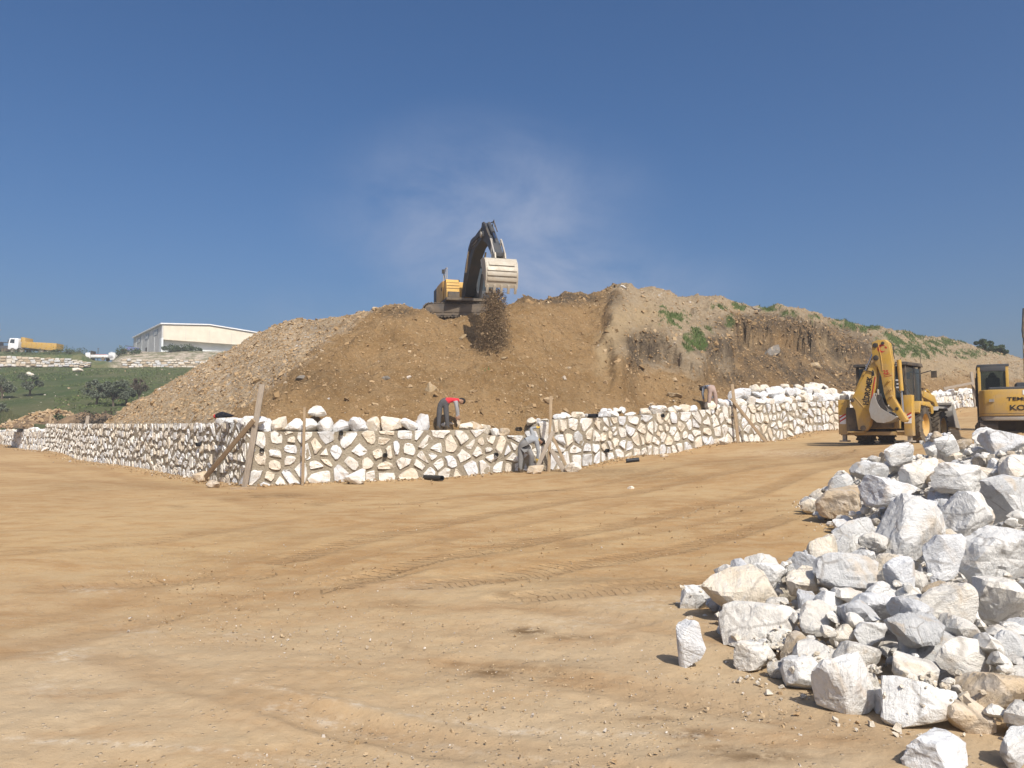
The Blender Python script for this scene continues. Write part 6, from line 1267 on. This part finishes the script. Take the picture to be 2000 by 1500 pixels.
for x in (-3.6, -1.9, 1.9, 3.2):
    for s in (-1, 1):
        ty = MB().lathe([(-.16, .3), (-.16, .48), (-.1, .52), (.1, .52), (.16, .48), (.16, .3)], (x, s * 1.08, .52), (0, 1, 0), 20).build('wheel', RUB, DT); MB().cyl((x, s * 1.1, .52), (x, s * 1.2, .52), .28).build('rim', GREYS, ty)
# dark tractor at the picture edge, white pickup, small loader, container, poles
p = P(2, 684, 131); o = empty('tractor', (p.x, 131, tz - .05), 0, 'dark machine parked at the left picture edge before the dump truck', 'tractor'); MB().box((0, 0, 1.0), (3.4, 1.4, .8)).box((-.6, 0, 1.7), (1.2, 1.3, .8)).build('body', CHAR, o, .1); MB().tube([(-1.2, -.6, 2.1), (1.8, -.6, 1.9)], .06).build('bar', BLK, o)
for x in (-1.0, 1.1):
    for s in (-.75, .75): MB().cyl((x, s - .15, .5), (x, s + .15, .5), .5).build('wheel', RUB, o)
p = P(192, 703, 127); tz2 = float(terrace_z(np.array([p.x]), np.array([127.]))[0]); o = empty('pickup_truck', (p.x, 127, tz2), 0, 'white flatbed pickup standing in the gap between terrace and bank', 'truck'); MB().prism([(-1.75, .35), (-1.75, 1.3), (-1.0, 1.35), (-.95, .35)], -.8, .8, 'y').build('cab', WHT, o, .06); MB().box((.55, 0, .75), (2.9, 1.6, .45)).build('flatbed', WHT, o, .03); MB().box((-.88, 0, 1.15), (.1, 1.5, 1.0)).build('headboard', BLK, o); MB().box((.8, 0, 1.0), (1.8, 1.5, .06)).build('load_edge', REDP, o)
for x in (-1.3, 1.2):
    for s in (-.75, .75): MB().cyl((x, s - .1, .3), (x, s + .1, .3), .3).build('wheel', RUB, o)
p = P(222, 682, 140); o = MB().box((0, 0, .6), (1.2, 1.2, 1.3)).prism([(-.66, 1.25), (.66, 1.25), (0, 1.4)], -.66, .66, 'y').build('container', WHT, None, .03, loc=(p.x, 140, float(terrace_z(np.array([p.x]), np.array([140.]))[0]))); tag(o, 'small white cabin on the slope left of the hall', 'cabin')
p = P(256, 678, 147); o = empty('loader', (p.x, 147, float(terrace_z(np.array([p.x]), np.array([147.]))[0])), 0, 'blue and orange machine parked before the hall side wall', 'loader'); MB().prism([(-.6, .5), (-.4, 1.2), (1.6, 1.0), (1.6, .4)], -.6, .6, 'y').build('body', BLUEP, o, .08); MB().box((-1.0, 0, .55), (1.0, 1.1, .5)).build('front_body', paint('orange_paint', (.55, .25, .05)), o, .06); MB().box((-.3, 0, 1.35), (1.6, .1, .12), Matrix.Rotation(R(8), 3, 'Y')).build('arm', BLK, o)
for x in (-1.0, 1.0):
    for s in (-.5, .5): MB().cyl((x, s - .1, .32), (x, s + .1, .32), .32).build('wheel', RUB, o)
p = P(191, 702, 128); o = MB().tube([(0, 0, -.5), (0, 0, 2.2)], .05).box((0, 0, 2.2), (.3, .06, .06)).build('pole', BLK, None, loc=(p.x, 128, 13.9)); tag(o, 'thin dark pole behind the white pickup', 'pole')
p = P(1, 690, 135); o = MB().tube([(0, 0, 0), (0, 0, 6.2)], .09).box((0, 0, 5.0), (.5, .1, .15)).box((0, 0, 3.8), (.4, .1, .15)).build('utility_pole', GREYS, None, loc=(p.x - .4, 135, 15.2)); tag(o, 'utility pole cut by the left picture edge above the dark machine', 'pole')
# industrial hall
M = NM('cream_wall'); n = M.noise(.6, 5, .6); CREAM = M.done(M.mix(M.rng(n, .3, .7), (.60, .54, .43), (.68, .62, .50)), .85); M = NM('white_wall'); WALLW = M.done(M.mix(M.rng(M.noise(.8, 5), .3, .7), (.60, .64, .64), (.68, .71, .70)), .8); M = NM('grey_panel'); GRP = M.done(M.mix(M.rng(M.noise(.7, 5), .3, .7), (.42, .42, .40), (.52, .51, .48)), .85)
c0 = P(315, 681, 150); HB_ = empty('industrial_hall', (c0.x, 150, 17.3), math.atan2(.6, .8), 'white and cream industrial hall with a low gabled roof behind the hill', 'building')
Wd, Dp = 24.0, 27.0; H0 = 6.1; rid = lambda x: H0 + (.55 * x / 9.0 if x < 9 else .55 - .085 * (x - 9))
prof = [(0, 0), (Wd, 0), (Wd, rid(Wd)), (9, rid(9)), (0, rid(0))]
MB().prism([(0, 0), (Dp, 0), (Dp, H0), (0, H0)], 0, .3, 'x').build('side_wall', GRP, HB_); MB().prism([(0, 0), (Wd, 0), (Wd, 3.4), (0, 3.4)], 1.3, 1.6, 'y').build('front_wall', WALLW, HB_); MB().prism(prof, Dp - .3, Dp, 'y').build('rear_wall', GRP, HB_); MB().prism([(0, 0), (Dp, 0), (Dp, 5), (0, 5)], Wd - .3, Wd, 'x').build('side_wall', GRP, HB_)
fa = MB().prism([(.31, 3.1), (Wd, 3.1), (Wd, rid(Wd) - .1), (9, rid(9) - .1), (.31, rid(0) - .1)], .02, 1.4, 'y').build('upper_facade', CREAM, HB_)
for x in (4.5, 9, 13.5, 18): MB().box((x, .012, 4.4), (.06, .02, 2.4)).build('panel_joint', GRP, fa)
MB().box((.15, .7, 1.7), (.34, 1.5, 3.4)).build('corner_pier', WALLW, HB_); rf = MB().prism([(-.3, rid(0) - .02), (9, rid(9) + .02), (Wd + .3, rid(Wd)), (Wd + .3, rid(Wd) + .22), (9, rid(9) + .24), (-.3, rid(0) + .22)], -.25, Dp + .2, 'y').build('roof', WHT, HB_)
for y in (4, 12, 20):
    wn = MB().box((-.02, y + 1.2, 5.0), (.06, 3.4, 1.1)).build('window', GLS, HB_); 
    for q in (-.9, 0, .9): MB().box((-.06, y + 1.2 + q, 5.0), (.05, .1, 1.1)).build('mullion', GRP, wn)
MB().box((-.02, 13.5, 1.6), (.06, 1.6, 2.2)).build('door', BLK, HB_); MB().lathe([(0, .02), (0, .42), (.08, .42), (.08, .3)], (6.0, 1.28, 2.1), (0, -1, 0), 20).build('round_vent', GRP, HB_)
for y in (6, 12, 18, 24): MB().box((-.015, y, 3), (.04, .12, 6)).build('panel_joint', WALLW, HB_)
tree('shrub', 345, 695, 141, .8, 6, BUSHL, 12, 'green shrubs along the foot of the hall front', 1500, .16, .1, 'shrub', float(terrace_z(np.array([P(345, 695, 141).x]), np.array([141.]))[0])); tree('shrub', 372, 694, 142, 1.0, 5, BUSHL, 13, 'green shrub before the hall near the gravel slope', 1300, .16, .1, 'shrub', float(terrace_z(np.array([P(372, 694, 142).x]), np.array([142.]))[0])); tree('shrub', 250, 690, 138, .6, 5, BUSHL, 14, 'low green shrub on the bank left of the hall', 1000, .16, .1, 'shrub', float(terrace_z(np.array([P(250, 690, 138).x]), np.array([138.]))[0]))
for i, px in enumerate((20, 60, 100, 132, 148)): tree('shrub', px, 692, 126.5, (.45 + .15 * (i % 2)) if i < 3 else .9, 4.5, BUSHL, 20 + i, ['weeds on the terrace edge below the truck cab', 'weeds on the terrace edge below the middle of the truck', 'weeds on the terrace edge below the truck tail', 'low shrub right of the dump truck', 'green shrub on the terrace end between truck and pickup'][i], 450, .10, .1, 'shrub', float(terrace_z(np.array([P(px, 692, 126.5).x]), np.array([126.5]))[0]))
# ------------------------------------------------------------------ dusty air
M = NM('dusty_air'); pv = M.n('VolumePrincipled'); pv.inputs['Color'].default_value = (.86, .88, .92, 1); pv.inputs['Density'].default_value = .0010; pv.inputs['Anisotropy'].default_value = .0
for l in list(M.out.inputs['Surface'].links): M.t.links.remove(l)
M.t.links.new(pv.outputs[0], M.out.inputs['Volume'])
tag(MB().box((0, 0, 12.5), (8400, 8400, 33)).build('haze', M.m), 'thin dusty haze filling the air over the site', 'haze', kind='stuff')
